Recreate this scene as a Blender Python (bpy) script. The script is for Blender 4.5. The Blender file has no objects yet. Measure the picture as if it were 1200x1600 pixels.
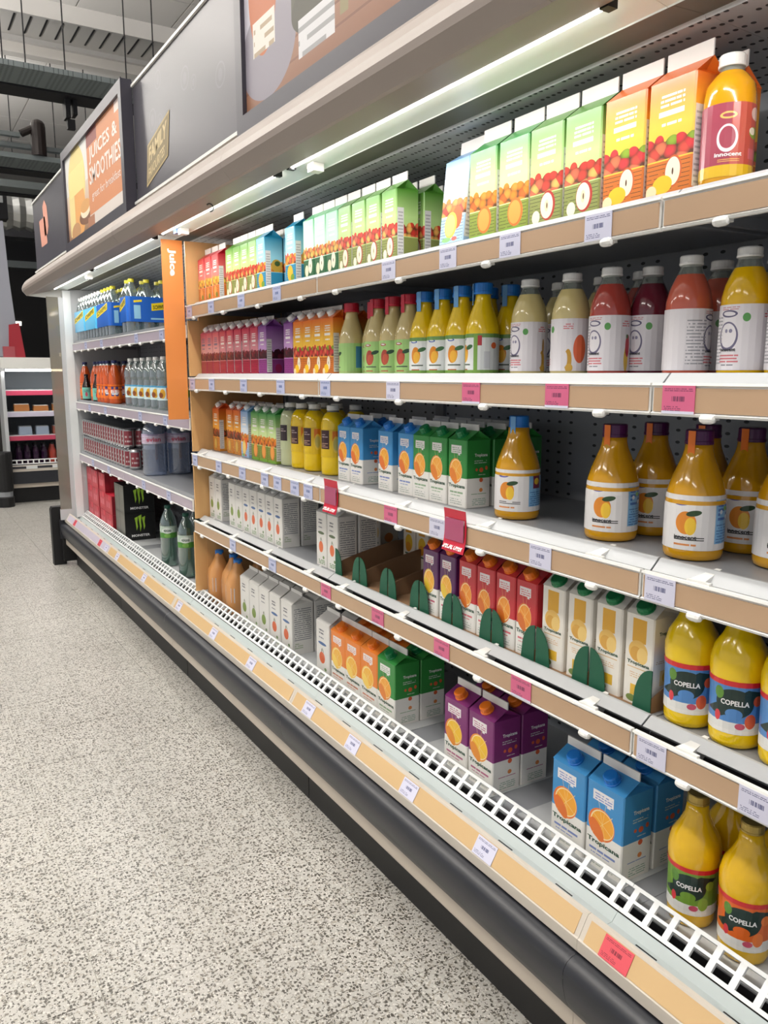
import bpy, math, random
from mathutils import Vector, Matrix
C = bpy.context.scene.collection
SC = bpy.context.scene
random.seed(4)
H = 1.365            # camera height
D = 1.103            # plane of the shelf fronts (aisle side)
pi = math.pi

# ------------------------------------------------------------------ camera, world, lights, exposure
def make_camera():
    psi, p = math.radians(31.396), math.radians(9.782)
    F = Vector((math.sin(psi)*math.cos(p), math.cos(psi)*math.cos(p), -math.sin(p)))
    R = Vector((math.cos(psi), -math.sin(psi), 0)); U = R.cross(F)
    cam = bpy.data.cameras.new('camera'); o = bpy.data.objects.new('camera', cam); C.objects.link(o)
    M = Matrix((R, U, -F)).transposed().to_4x4(); M.translation = Vector((0, 0, H)); o.matrix_world = M
    cam.sensor_fit = 'VERTICAL'; cam.sensor_height = 24; cam.lens = 1250/1600*24
    cam.clip_start = 0.05; cam.clip_end = 200
    SC.camera = o
make_camera()
w = bpy.data.worlds.new('world'); SC.world = w; w.use_nodes = True
w.node_tree.nodes['Background'].inputs[0].default_value = (0.80, 0.82, 0.88, 1)
w.node_tree.nodes['Background'].inputs[1].default_value = 0.62
SC.view_settings.view_transform = 'Standard'; SC.view_settings.look = 'None'
SC.view_settings.exposure = 0.0; SC.view_settings.gamma = 1.0; SC.view_settings.use_curve_mapping = False
def area(name, loc, size, energy, col=(1, 1, 1), rot=(0, 0, 0), spread=180):
    l = bpy.data.lights.new(name, 'AREA'); l.shape = 'RECTANGLE'; l.size, l.size_y = size
    l.energy = energy; l.color = col; l.spread = math.radians(spread)
    o = bpy.data.objects.new(name, l); o.location = loc; o.rotation_euler = rot; C.objects.link(o); return o
for yy in (-2.0, 2.0, 6.0, 10.0):     # rows of shop lamps above the aisles, and added upward fill
    area('ceiling_lamp', (-0.9, yy, 4.2), (0.30, 2.6), 48, (1.0, 0.95, 0.88))
    area('ceiling_lamp', (-4.2, yy, 4.2), (0.30, 2.6), 48, (1.0, 0.95, 0.88))
    area('added_ceiling_fill', (-0.9, yy+4, 4.3), (0.30, 2.6), 340, (1.0, 0.97, 0.93), (pi, 0, 0))  # added fill aimed upwards to brighten the ceiling, not a shop fitting
UNITS = [(-0.316, 0.934), (0.934, 2.184), (2.184, 3.424), (3.438, 4.684), (4.684, 5.934)]

for (a, b) in UNITS:                  # the strip light under each canopy, just below its tube
    area('strip_light', (1.0, (a+b)/2-0.01, 1.9218), (0.012, b-a-0.10), 3.7, (1.0, 0.975, 0.94), (0, math.radians(-10), 0))

# ------------------------------------------------------------------ helpers
def hexc(s):
    if not isinstance(s, str): return tuple(s[:3])+(1,)
    s = s.lstrip('#'); v = [int(s[i:i+2], 16)/255 for i in (0, 2, 4)]
    return tuple((x/12.92 if x <= .04045 else ((x+.055)/1.055)**2.4) for x in v)+(1,)
MATS = {}
def mat(name, col, rough=.5, metal=0, coat=0, emit=0, bump=None, spec=.5):
    if name in MATS: return MATS[name]
    m = bpy.data.materials.new(name); m.use_nodes = True; b = m.node_tree.nodes['Principled BSDF']
    b.inputs['Base Color'].default_value = hexc(col); b.inputs['Roughness'].default_value = rough
    b.inputs['Metallic'].default_value = metal; b.inputs['Coat Weight'].default_value = coat
    b.inputs['Specular IOR Level'].default_value = spec
    if emit:
        b.inputs['Emission Color'].default_value = hexc(col); b.inputs['Emission Strength'].default_value = emit
    if bump:
        N = m.node_tree.nodes; L = m.node_tree.links
        t = N.new('ShaderNodeTexNoise'); t.inputs['Scale'].default_value = bump[0]
        g = N.new('ShaderNodeNewGeometry'); L.new(g.outputs['Position'], t.inputs['Vector'])
        bb = N.new('ShaderNodeBump'); bb.inputs['Strength'].default_value = bump[1]; bb.inputs['Distance'].default_value = .002
        L.new(t.outputs[0], bb.inputs['Height']); L.new(bb.outputs[0], b.inputs['Normal'])
    MATS[name] = m; return m
def clear(name, col, gloss=.10, rough=.05, solid=0.0):
    """thin clear plastic or glass"""
    if name in MATS: return MATS[name]
    m = bpy.data.materials.new(name); m.use_nodes = True; N = m.node_tree.nodes; L = m.node_tree.links
    N.remove(N['Principled BSDF']); out = N['Material Output']
    t = N.new('ShaderNodeBsdfTransparent'); t.inputs[0].default_value = hexc(col)
    g = N.new('ShaderNodeBsdfGlossy'); g.inputs['Roughness'].default_value = rough; g.inputs[0].default_value = (.95, .97, 1, 1)
    d = N.new('ShaderNodeBsdfDiffuse'); d.inputs[0].default_value = hexc(col)
    lw = N.new('ShaderNodeLayerWeight'); lw.inputs[0].default_value = .35
    ad = N.new('ShaderNodeMath'); ad.operation = 'MULTIPLY_ADD'; ad.inputs[1].default_value = .75; ad.inputs[2].default_value = gloss
    L.new(lw.outputs['Facing'], ad.inputs[0])
    mx0 = N.new('ShaderNodeMixShader'); mx0.inputs[0].default_value = solid; L.new(t.outputs[0], mx0.inputs[1]); L.new(d.outputs[0], mx0.inputs[2])
    mx = N.new('ShaderNodeMixShader'); L.new(ad.outputs[0], mx.inputs[0]); L.new(mx0.outputs[0], mx.inputs[1]); L.new(g.outputs[0], mx.inputs[2])
    L.new(mx.outputs[0], out.inputs[0]); MATS[name] = m; return m

class Art:
    """printed artwork as node layers in UV space (u across, v up)"""
    def __init__(s, name, base, rough=.38, coat=.25):
        s.m = bpy.data.materials.new(name); s.m.use_nodes = True; MATS[name] = s.m
        s.N = s.m.node_tree.nodes; s.L = s.m.node_tree.links; s.b = s.N['Principled BSDF']
        s.b.inputs['Roughness'].default_value = rough; s.b.inputs['Coat Weight'].default_value = coat; s.b.inputs['Coat Roughness'].default_value = .15
        s.uv = s.N.new('ShaderNodeTexCoord').outputs['UV']
        if isinstance(base, list):
            r = s.N.new('ShaderNodeValToRGB'); e = r.color_ramp.elements
            while len(e) < len(base): e.new(.5)
            for el, (p, c) in zip(e, base): el.position = p; el.color = hexc(c)
            sp = s.N.new('ShaderNodeSeparateXYZ'); s.L.new(s.uv, sp.inputs[0]); s.L.new(sp.outputs[1], r.inputs[0]); s.cur = r.outputs[0]
        else:
            r = s.N.new('ShaderNodeRGB'); r.outputs[0].default_value = hexc(base); s.cur = r.outputs[0]
    def math(s, op, a, b=None, c=None):
        n = s.N.new('ShaderNodeMath'); n.operation = op
        for i, x in enumerate((a, b, c)):
            if x is None: continue
            if isinstance(x, (int, float)): n.inputs[i].default_value = x
            else: s.L.new(x, n.inputs[i])
        return n.outputs[0]
    def ma(s, src, mul, add):
        n = s.N.new('ShaderNodeVectorMath'); n.operation = 'MULTIPLY_ADD'; s.L.new(src, n.inputs[0])
        n.inputs[1].default_value = mul; n.inputs[2].default_value = add; return n.outputs[0]
    def put(s, mask, col):
        n = s.N.new('ShaderNodeMix'); n.data_type = 'RGBA'; s.L.new(mask, n.inputs[0]); s.L.new(s.cur, n.inputs[6])
        if isinstance(col, (str, tuple)): n.inputs[7].default_value = hexc(col)
        else: s.L.new(col, n.inputs[7])
        s.cur = n.outputs[2]
    def emask(s, cx, cy, rx, ry, rot=0):
        src = s.uv
        if rot:
            r = s.N.new('ShaderNodeVectorRotate'); r.rotation_type = 'Z_AXIS'; s.L.new(src, r.inputs['Vector'])
            r.inputs['Center'].default_value = (cx, cy, 0); r.inputs['Angle'].default_value = rot; src = r.outputs[0]
        v = s.ma(src, (1/rx, 1/ry, 0), (-cx/rx, -cy/ry, 0))
        n = s.N.new('ShaderNodeVectorMath'); n.operation = 'LENGTH'; s.L.new(v, n.inputs[0])
        return s.math('LESS_THAN', n.outputs['Value'], 1.0)
    def rmask(s, x0, x1, y0, y1, rot=0):
        cx, cy, hx, hy = (x0+x1)/2, (y0+y1)/2, (x1-x0)/2, (y1-y0)/2
        src = s.uv
        if rot:
            r = s.N.new('ShaderNodeVectorRotate'); r.rotation_type = 'Z_AXIS'; s.L.new(src, r.inputs['Vector'])
            r.inputs['Center'].default_value = (cx, cy, 0); r.inputs['Angle'].default_value = rot; src = r.outputs[0]
        v = s.ma(src, (1/hx, 1/hy, 0), (-cx/hx, -cy/hy, 0))
        n = s.N.new('ShaderNodeVectorMath'); n.operation = 'ABSOLUTE'; s.L.new(v, n.inputs[0])
        sp = s.N.new('ShaderNodeSeparateXYZ'); s.L.new(n.outputs[0], sp.inputs[0])
        return s.math('LESS_THAN', s.math('MAXIMUM', sp.outputs[0], sp.outputs[1]), 1.0)
    def e(s, cx, cy, rx, ry, col, rot=0): s.put(s.emask(cx, cy, rx, ry, rot), col); return s
    def r(s, x0, x1, y0, y1, col, rot=0): s.put(s.rmask(x0, x1, y0, y1, rot), col); return s
    def ln(s, x0, x1, y0, y1, n, col, fill=.5, brk=.42, fx=22):
        """rows of small print"""
        m = s.rmask(x0, x1, y0, y1)
        v = s.ma(s.uv, (fx, n/(y1-y0), 0), (0, -y0*n/(y1-y0), 0))
        sp = s.N.new('ShaderNodeSeparateXYZ'); s.L.new(v, sp.inputs[0])
        f = s.math('LESS_THAN', s.math('FRACT', sp.outputs[1]), fill)
        cb = s.N.new('ShaderNodeCombineXYZ'); s.L.new(sp.outputs[0], cb.inputs[0]); s.L.new(s.math('MULTIPLY', s.math('FLOOR', sp.outputs[1]), 7.3), cb.inputs[1])
        t = s.N.new('ShaderNodeTexNoise'); t.inputs['Scale'].default_value = 1.0; t.inputs['Detail'].default_value = 0; s.L.new(cb.outputs[0], t.inputs['Vector'])
        s.put(s.math('MULTIPLY', s.math('MULTIPLY', m, f), s.math('GREATER_THAN', t.outputs[0], brk)), col); return s
    def pile(s, x0, x1, y0, y1, sx, sy, cols, dark='#3a2a18'):
        """heap of round fruit"""
        m = s.rmask(x0, x1, y0, y1)
        v = s.ma(s.uv, (sx, sy, 0), (x0*3.1, 0, 0))
        vo = s.N.new('ShaderNodeTexVoronoi'); vo.voronoi_dimensions = '2D'; vo.inputs['Scale'].default_value = 1; vo.inputs['Randomness'].default_value = .75; s.L.new(v, vo.inputs['Vector'])
        sp = s.N.new('ShaderNodeSeparateColor'); s.L.new(vo.outputs['Color'], sp.inputs[0])
        r = s.N.new('ShaderNodeValToRGB'); r.color_ramp.interpolation = 'CONSTANT'; el = r.color_ramp.elements
        while len(el) < len(cols): el.new(.5)
        for i, (q, c) in enumerate(zip(el, cols)): q.position = i/len(cols); q.color = hexc(c)
        s.L.new(sp.outputs[0], r.inputs[0])
        n = s.N.new('ShaderNodeMix'); n.data_type = 'RGBA'; n.inputs[7].default_value = hexc(dark); s.L.new(r.outputs[0], n.inputs[6])
        s.L.new(s.math('MINIMUM', s.math('MULTIPLY', s.math('POWER', vo.outputs['Distance'], 2.5), 2.2), .9), n.inputs[0])
        sv = s.N.new('ShaderNodeSeparateXYZ'); s.L.new(s.uv, sv.inputs[0])
        top = s.math('LESS_THAN', s.math('ADD', sv.outputs[1], s.math('MULTIPLY', vo.outputs['Distance'], (y1-y0)*.55)), y1)
        s.put(s.math('MULTIPLY', m, top), n.outputs[2]); return s
    def done(s): s.L.new(s.cur, s.b.inputs['Base Color']); return s.m

class MB:
    """collects geometry for ONE mesh object"""
    def __init__(s): s.v = []; s.f = []; s.m = []; s.uv = []; s.sm = []
    def face(s, pts, m=0, uv=None, sm=False):
        i = len(s.v); s.v += [tuple(p) for p in pts]; s.f.append(list(range(i, i+len(pts)))); s.m.append(m)
        s.uv += uv if uv else [(0, 0)]*len(pts); s.sm.append(sm)
    def box(s, a, b, m=0):
        (x0, y0, z0), (x1, y1, z1) = a, b
        s.face([(x0,y1,z0),(x0,y0,z0),(x0,y0,z1),(x0,y1,z1)], m, [(0,0),(1,0),(1,1),(0,1)])
        s.face([(x0,y0,z0),(x1,y0,z0),(x1,y0,z1),(x0,y0,z1)], m, [(1,0),(2,0),(2,1),(1,1)])
        s.face([(x1,y0,z0),(x1,y1,z0),(x1,y1,z1),(x1,y0,z1)], m, [(0,0),(1,0),(1,1),(0,1)])
        s.face([(x1,y1,z0),(x0,y1,z0),(x0,y1,z1),(x1,y1,z1)], m, [(1,0),(2,0),(2,1),(1,1)])
        s.face([(x0,y0,z1),(x1,y0,z1),(x1,y1,z1),(x0,y1,z1)], m, [(0.5,1)]*4)
        s.face([(x0,y1,z0),(x1,y1,z0),(x1,y0,z0),(x0,y0,z0)], m, [(0.5,0)]*4)
    def prof(s, pts, y0, y1, m=0, closed=True, caps=True, sm=False):
        """(x,z) outline swept along y; list runs clockwise seen from -y for outward normals"""
        n = len(pts)
        for i in range(n if closed else n-1):
            a, b = pts[i], pts[(i+1) % n]
            s.face([(a[0],y0,a[1]),(a[0],y1,a[1]),(b[0],y1,b[1]),(b[0],y0,b[1])], m, None, sm)
        if caps and closed:
            s.face([(p[0],y0,p[1]) for p in pts], m); s.face([(p[0],y1,p[1]) for p in reversed(pts)], m)
    def lathe(s, prof, n=20, m=0, o=(0,0,0), ax=None, uv=(0,1), caps=True, mats=None, sm=True):
        z0 = prof[0][1]; z1 = prof[-1][1]; o = Vector(o)
        if ax is not None:
            q = Vector((0,0,1)).rotation_difference(Vector(ax).normalized())
        def P(r, z, k):
            t = 2*pi*k/n; p = Vector((-r*math.cos(t), r*math.sin(-t), z))
            # angle 0 faces -x (the aisle), grows towards -y
            return tuple(o+(q @ p if ax is not None else p))
        for j in range(len(prof)-1):
            (r0, a), (r1, b) = prof[j], prof[j+1]
            mi = mats[j] if mats else m
            va = uv[0]+(uv[1]-uv[0])*(a-z0)/((z1-z0) or 1); vb = uv[0]+(uv[1]-uv[0])*(b-z0)/((z1-z0) or 1)
            for k in range(-n//2, n-n//2):
                u0 = .5+k/n; u1 = .5+(k+1)/n
                s.face([P(r0,a,k), P(r0,a,k+1), P(r1,b,k+1), P(r1,b,k)], mi, [(u0,va),(u1,va),(u1,vb),(u0,vb)], sm)
        if caps:
            if prof[-1][0] > 1e-5: s.face([P(prof[-1][0], prof[-1][1], k) for k in range(n)], mats[-1] if mats else m, [(.5,uv[1])]*n)
            if prof[0][0] > 1e-5: s.face([P(prof[0][0], prof[0][1], k) for k in reversed(range(n))], mats[0] if mats else m, [(.5,uv[0])]*n)
    def tube(s, a, b, r, n=8, m=0):
        a = Vector(a); b = Vector(b); s.lathe([(r,0),(r,(b-a).length)], n, m, a, b-a)
    def text(s, txt, fn, x0, x1, y0, y1, m=0, bold=.03):
        vs, fs, W, Hh = glyphs(txt, bold)
        i = len(s.v); s.v += [tuple(fn(x0+(x1-x0)*p[0]/W, y0+(y1-y0)*p[1]/Hh)) for p in vs]
        for f in fs: s.f.append([i+k for k in f]); s.m.append(m); s.uv += [(0,0)]*len(f); s.sm.append(False)
    def build(s, name, mats, parent=None, loc=None, weld=False):
        key = bpy.data.meshes.new(name); key.from_pydata(s.v, [], s.f)
        for mm in (mats if isinstance(mats, (list, tuple)) else [mats]): key.materials.append(mm)
        key.polygons.foreach_set('material_index', s.m); key.polygons.foreach_set('use_smooth', s.sm)
        ul = key.uv_layers.new(name='UVMap'); ul.data.foreach_set('uv', [c for t in s.uv for c in t])
        if weld:
            import bmesh
            bm = bmesh.new(); bm.from_mesh(key); bmesh.ops.remove_doubles(bm, verts=bm.verts, dist=1e-5); bm.to_mesh(key); bm.free()
        o = bpy.data.objects.new(name, key); C.objects.link(o)
        if parent: o.parent = parent
        if loc: o.location = loc
        return o
GC = {}
ORD = ['leftmost', 'second from left', 'third from left', 'fourth from left', 'fifth from left', 'sixth from left', 'seventh from left', 'eighth from left', 'ninth from left', 'tenth from left']
def glyphs(t, bold=.03):
    if (t, bold) in GC: return GC[(t, bold)]
    cu = bpy.data.curves.new('t', 'FONT'); cu.body = t; cu.resolution_u = 2; cu.offset = bold; cu.size = 1
    o = bpy.data.objects.new('t', cu); C.objects.link(o); dg = bpy.context.evaluated_depsgraph_get(); me = o.evaluated_get(dg).to_mesh()
    vs = [(v.co.x, v.co.y) for v in me.vertices]; fs = [list(p.vertices) for p in me.polygons]
    o.evaluated_get(dg).to_mesh_clear(); bpy.data.objects.remove(o); bpy.data.curves.remove(cu)
    mx = min(v[0] for v in vs); my = min(v[1] for v in vs); vs = [(a-mx, b-my) for a, b in vs]
    GC[(t, bold)] = (vs, fs, max(v[0] for v in vs), max(v[1] for v in vs)); return GC[(t, bold)]
def tag(o, label=None, cat=None, group=None, kind=None):
    for k, v in (('label', label), ('category', cat), ('group', group), ('kind', kind)):
        if v: o[k] = v
    return o
def thing(name, label=None, cat=None, loc=(0,0,0), group=None):
    o = bpy.data.objects.new(name, None); C.objects.link(o); o.location = loc; o.empty_display_size = .05
    return tag(o, label, cat, group)
def copy_tree(o, parent=None):
    c = o.copy(); C.objects.link(c)
    if parent: c.parent = parent
    for ch in KIDS.get(o.name, []) or list(o.children):
        copy_tree(ch, c)
    return c
KIDS = {}

# ------------------------------------------------------------------ plain materials
WHITE = mat('white_painted_steel', '#dfe2e2', .35); OFFW = mat('off_white_plastic', '#e6e6e2', .4)
LGREY = mat('light_grey_steel', '#b9bcbe', .35); MGREY = mat('mid_grey_steel', '#85888c', .4); DGREY = mat('dark_grey_plastic', '#34353a', .42)
BLACK = mat('black_plastic', '#0c0c0e', .5); CREAM = mat('cream_metal', '#bfb4a6', .35); TAN = mat('tan_rail_insert', '#b8997a', .4, coat=.3)
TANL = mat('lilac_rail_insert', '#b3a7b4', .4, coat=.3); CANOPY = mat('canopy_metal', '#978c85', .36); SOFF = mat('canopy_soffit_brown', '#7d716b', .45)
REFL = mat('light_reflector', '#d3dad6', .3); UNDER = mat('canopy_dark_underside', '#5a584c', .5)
HEAD = mat('aubergine_header_board', '#4a4850', .28); FRAME = mat('dark_frame', '#403e48', .35); TUBE = mat('strip_tube', '#fff8f0', .3, emit=9)
TXT_G = mat('dark_green_ink', '#1d4a35', .5); TXT_W = mat('white_ink', '#f2f2f0', .5); TXT_K = mat('dark_ink', '#2a2a30', .5); TXT_P = mat('pink_ink', '#c0506a', .5)
TXT_Y = mat('yellow_ink', '#f3d70c', .5); TXT_T = mat('tan_ink', '#b59a78', .5); MGRN = mat('lime_ink', '#a5d03a', .5)
FIN = mat('white_carton_fin', '#e8e6e2', .45); FING = mat('pale_carton_fin', '#cfcac4', .45)
CAPW = mat('white_cap_plastic', '#e9e9e6', .3); CAPR = mat('red_cap_plastic', '#c21f35', .3); CAPB = mat('blue_cap_plastic', '#1f78cf', .3); CAPP = mat('purple_cap_plastic', '#4f1450', .3)
CAPO = mat('orange_cap_plastic', '#ef7a1c', .3); CAPG = mat('green_cap_plastic', '#0f7a45', .3); CAPY = mat('yellow_cap_plastic', '#d9cf2e', .3); CAPN = mat('navy_cap_plastic', '#232a5c', .3); CAPGOLD = mat('gold_cap_metal', '#b39a55', .3, metal=.7)
CARD = mat('brown_cardboard', '#8a6a4c', .8); CARDG = mat('green_printed_cardboard', '#1b5a41', .5)
GLASSC = clear('clear_plastic', '#dfe8e6', .10); PANE = clear('end_glass', '#b9b4a8', .06, .04, solid=.35)

def perf(name, col, sx, sy, r, axes, dark='#2c3034', rough=.5):
    """steel sheet punched with small holes (dots far too small to model one by one)"""
    a = Art(name, col, rough, 0)
    g = a.N.new('ShaderNodeNewGeometry'); sp = a.N.new('ShaderNodeSeparateXYZ'); a.L.new(g.outputs['Position'], sp.inputs[0])
    def cell(i, k): return a.math('SUBTRACT', a.math('FRACT', a.math('MULTIPLY', sp.outputs[i], k)), .5)
    x = cell(axes[0], sx); y = cell(axes[1], sy)
    x2 = a.math('DIVIDE', x, r[0]); y2 = a.math('DIVIDE', y, r[1])
    d = a.math('ADD', a.math('MULTIPLY', x2, x2), a.math('MULTIPLY', y2, y2))
    m = a.math('LESS_THAN', d, 1.0)
    grp = a.math('LESS_THAN', a.math('FRACT', a.math('MULTIPLY', sp.outputs[axes[0]], sx/6.0)), .80)
    a.put(a.math('MULTIPLY', m, grp), dark); return a.done()
BACK = perf('perforated_back_steel', '#a2a6ac', 23, 36, (.15, .13), (1, 2), '#33373b')
CEILP = perf('perforated_duct_steel', '#c3c7ca', 60, 28, (.28, .13), (1, 0))
DECK = mat('grey_shelf_steel', '#8e9196', .3)

# ------------------------------------------------------------------ floor
def floor_mat():
    a = Art('terrazzo', '#bcbab4', .30, 0)
    a.b.inputs['Specular IOR Level'].default_value = .5
    pos = a.N.new('ShaderNodeNewGeometry').outputs['Position']
    def vor(scale, stretch, thr, col, seed, soft=.10):
        v = a.ma(pos, (scale*stretch[0], scale*stretch[1], 0), (seed, seed*1.7, 0))
        no = a.N.new('ShaderNodeTexNoise'); no.noise_dimensions = '2D'; no.inputs['Scale'].default_value = 1.3; no.inputs['Detail'].default_value = 2; a.L.new(v, no.inputs['Vector'])
        ad = a.N.new('ShaderNodeVectorMath'); ad.operation = 'MULTIPLY_ADD'; a.L.new(no.outputs['Color'], ad.inputs[0]); ad.inputs[1].default_value = (1.1, 1.1, 0); a.L.new(v, ad.inputs[2])
        vo = a.N.new('ShaderNodeTexVoronoi'); vo.voronoi_dimensions = '2D'; vo.inputs['Scale'].default_value = 1; a.L.new(ad.outputs[0], vo.inputs['Vector'])
        sp = a.N.new('ShaderNodeSeparateColor'); a.L.new(vo.outputs['Color'], sp.inputs[0])
        t = a.math('MULTIPLY', sp.outputs[0], thr)
        m = a.math('LESS_THAN', vo.outputs['Distance'], t)
        a.put(m, col)
    vor(66, (1, 1), .34, '#a8a399', 3.1)
    vor(78, (1, 1.25), .38, '#77736b', 9.7)
    vor(96, (1.2, 1), .42, '#56534d', 1.3)
    vor(120, (1, 1), .30, '#d4d2cb', 5.5)
    n = a.N.new('ShaderNodeTexNoise'); n.inputs['Scale'].default_value = 1.2; n.inputs['Detail'].default_value = 4; a.L.new(pos, n.inputs['Vector'])
    mx = a.N.new('ShaderNodeMix'); mx.data_type = 'RGBA'; mx.blend_type = 'MULTIPLY'; mx.inputs[0].default_value = .35; a.L.new(a.cur, mx.inputs[6]); a.L.new(n.outputs[0], mx.inputs[7])
    rr = a.N.new('ShaderNodeMapRange'); rr.inputs[3].default_value = .2; rr.inputs[4].default_value = .42; a.L.new(n.outputs[0], rr.inputs[0]); a.L.new(rr.outputs[0], a.b.inputs['Roughness'])
    hs = a.N.new('ShaderNodeHueSaturation'); hs.inputs['Value'].default_value = 1.12; a.L.new(mx.outputs[2], hs.inputs['Color']); a.cur = hs.outputs[0]
    return a.done()
FLOORM = floor_mat(); GROUT = mat('pale_grout', '#cfccc4', .6)
mb = MB(); mb.box((-12, -8, -.10), (9, 24, -.003))
floor = mb.build('floor', GROUT); tag(floor, kind='structure')
T = .304; tm = MB(); tm.box((.0009, .0009, -.003), (T-.0009, T-.0009, 0)); tile0 = None
for i in range(-3, 4):
    for j in range(0, 40):
        p = (-.02+T*i, .75+T*j, 0)
        if tile0 is None: tile0 = tm.build('floor_tile', FLOORM, floor, p)
        else:
            o = tile0.copy(); C.objects.link(o); o.location = p
mb = MB()
for i in range(-30, 28):                      # tiles farther off than the ones laid one by one
    for j in range(-25, 70):
        if -3 <= i <= 3 and 0 <= j < 40: continue
        x = -.02+T*i; y = .75+T*j; g = .0009
        mb.face([(x+g,y+g,0),(x+T-g,y+g,0),(x+T-g,y+T-g,0),(x+g,y+T-g,0)])
tag(mb.build('floor_tiles_beyond', FLOORM, floor), kind='stuff')

# ------------------------------------------------------------------ room shell
CEILM = mat('pale_grey_ceiling', '#d2cfcb', .8); WALLM = mat('dark_grey_wall', '#2a2a2e', .7); STEEL = mat('galvanised_steel', '#7b8284', .4, metal=.3); DARKST = mat('dark_steel', '#1c1c20', .5)
mb = MB(); mb.box((-12, -8, 5.9), (9, 24, 6.0)); ceiling = tag(mb.build('ceiling', CEILM), kind='structure')
pm = None
for i in range(-6, 7):                        # ceiling boards with recessed joints
    for j in range(4, 14):
        if pm is None:
            q = MB(); q.box((.01, .01, -.02), (1.19, 1.49, 0)); pm = q.build('ceiling_panel', CEILM, ceiling, (1.2*i, 1.5*j, 5.9))
        else:
            o = pm.copy(); C.objects.link(o); o.location = (1.2*i, 1.5*j, 5.9)
mb = MB(); mb.box((-12, 23.9, 0), (9, 24, 5.9)); tag(mb.build('wall_back', WALLM), kind='structure')
mb = MB(); mb.box((8.9, -8, 0), (9, 24, 5.9)); tag(mb.build('wall_right', mat('grey_wall', '#8f8d8c', .7)), kind='structure')

# ------------------------------------------------------------------ overhead steelwork
PERFT = perf('perforated_tray_steel', '#7c8587', 22, 22, (.3, .3), (0, 1), '#565d5f')
t = thing('castellated_beam', 'long pale steel ceiling beam pierced by a row of slanted dark slots', 'beam', (0, 9.80, 5.0))
mb = MB(); mb.box((-6, -.36, 0), (8, .36, .02)); mb.box((-6, -.40, -.05), (8, -.36, .12)); mb.box((-6, .36, -.05), (8, .42, .12)); mb.build('beam_web', CEILM, t)
s0 = None
for i in range(-20, 44):
    if s0 is None:
        q = MB(); q.box((.0,-.30,-.004),(.018,.26,.0))
        s0 = q.build('slot', DARKST, t, (.157*i, 0, 0))
    else: o = s0.copy(); C.objects.link(o); o.location = (.157*i, 0, 0)
def band(name, label, cat, y, z, w_, h, m, x0=-6, x1=8, drop=None):
    t = thing(name, label, cat, (0, y, z))
    mb = MB(); mb.box((x0, -w_/2, 0), (x1, w_/2, h)); mb.build('tray_channel', m, t)
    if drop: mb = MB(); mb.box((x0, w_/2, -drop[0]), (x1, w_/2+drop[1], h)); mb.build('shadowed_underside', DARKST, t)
    return t
band('pale_pipe', 'pale steel rail crossing the ceiling just behind the slotted beam', 'pipe', 10.75, 5.0, .16, .14, CEILM)
TR = band('cable_tray', 'wide perforated cable tray hung on rods, nearest of the ceiling trays', 'cable tray', 9.25, 4.3, .52, .05, PERFT, drop=(.02, .34))
band('cable_tray', 'narrower perforated cable tray behind the dark round ducting bend', 'cable tray', 11.6, 4.0, .55, .06, PERFT, drop=(.02, .30))
band('steel_rail', 'plain grey steel rail low in the ceiling above the far fridge', 'rail', 13.5, 4.05, .40, .10, STEEL, drop=(.02, .2))
t = thing('ventilation_duct', 'foil-wrapped silver duct high above the far fridge', 'duct', (0, 15.3, 4.05))
mb = MB()
for i in range(-20, 40): mb.lathe([(.26,0),(.30,.10),(.26,.20)], 14, 0, (i*.2, 0, 0), (1,0,0), caps=False)
mb.build('duct_sleeve', mat('foil', '#c9cbca', .28, metal=.8), t)
for k, (yy, zz) in enumerate(((17.2, 3.9), (19.4, 3.6), (21.5, 3.4))):
    band('steel_rail', ['dark steel rail third above the far fridge opening', 'grey steel rail second above the far fridge opening', 'lowest grey steel rail above the far fridge opening'][k], 'rail', yy, zz, .5, .14, STEEL if k else DGREY)
# dark bent duct on the tray and black hanging bracket
t = thing('bent_duct', 'dark upright pipe with rounded top standing on a cable tray', 'pipe', (1.86, 11.35, 4.06))
mb = MB(); mb.tube((0,0,0), (0,0,.34), .09, 14); mb.lathe([(.09,.0),(.085,.04),(.065,.07),(.03,.09),(.0,.095)], 14, 0, (0,0,.34)); mb.tube((-.02,0,.34), (-.20,0,.24), .045, 10); mb.build('pipe', mat('dark_brown_pipe', '#2a201e', .4), t)
mb = MB(); mb.box((-.62,.0,.20), (-.21,.08,.25)); mb.box((-.55,.10,.10), (.8,.20,.15)); mb.build('support_bar', STEEL, t)
t = thing('hanging_bracket', 'small black bracket hanging under the nearest ceiling tray', 'bracket', (1.92, 9.70, 4.10))
mb = MB(); mb.box((-.05,-.10,-.02), (.0,.06,.17)); mb.box((.03,-.10,.02), (.07,.06,.17)); mb.build('plate', DARKST, t)
mb = MB(); mb.box((-.03,-.05,-.12), (.05,.02,-.02)); mb.build('hook', DARKST, t)
t = thing('hanging_box', 'black equipment box with pale connectors hung over the far fridge', 'box', (1.62, 14.4, 4.1))
mb = MB(); mb.box((-.35,-.1,-.34), (.20,.2,.1)); mb.build('housing', DARKST, t)
mb = MB(); mb.box((-.1,-.12,-.1), (.0,-.1,.0)); mb.box((.06,-.12,-.1), (.14,-.1,.0)); mb.box((-.1,-.12,-.28), (.0,-.1,-.2)); mb.build('connector', LGREY, t)
rods = [(1.20,9.0),(1.42,9.1),(1.78,9.05),(2.45,9.3),(2.75,9.3),(3.3,9.3),(3.6,9.2),(1.35,11.4),(1.62,11.9),(2.1,11.6),(2.5,11.6),(2.9,11.3)]
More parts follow.
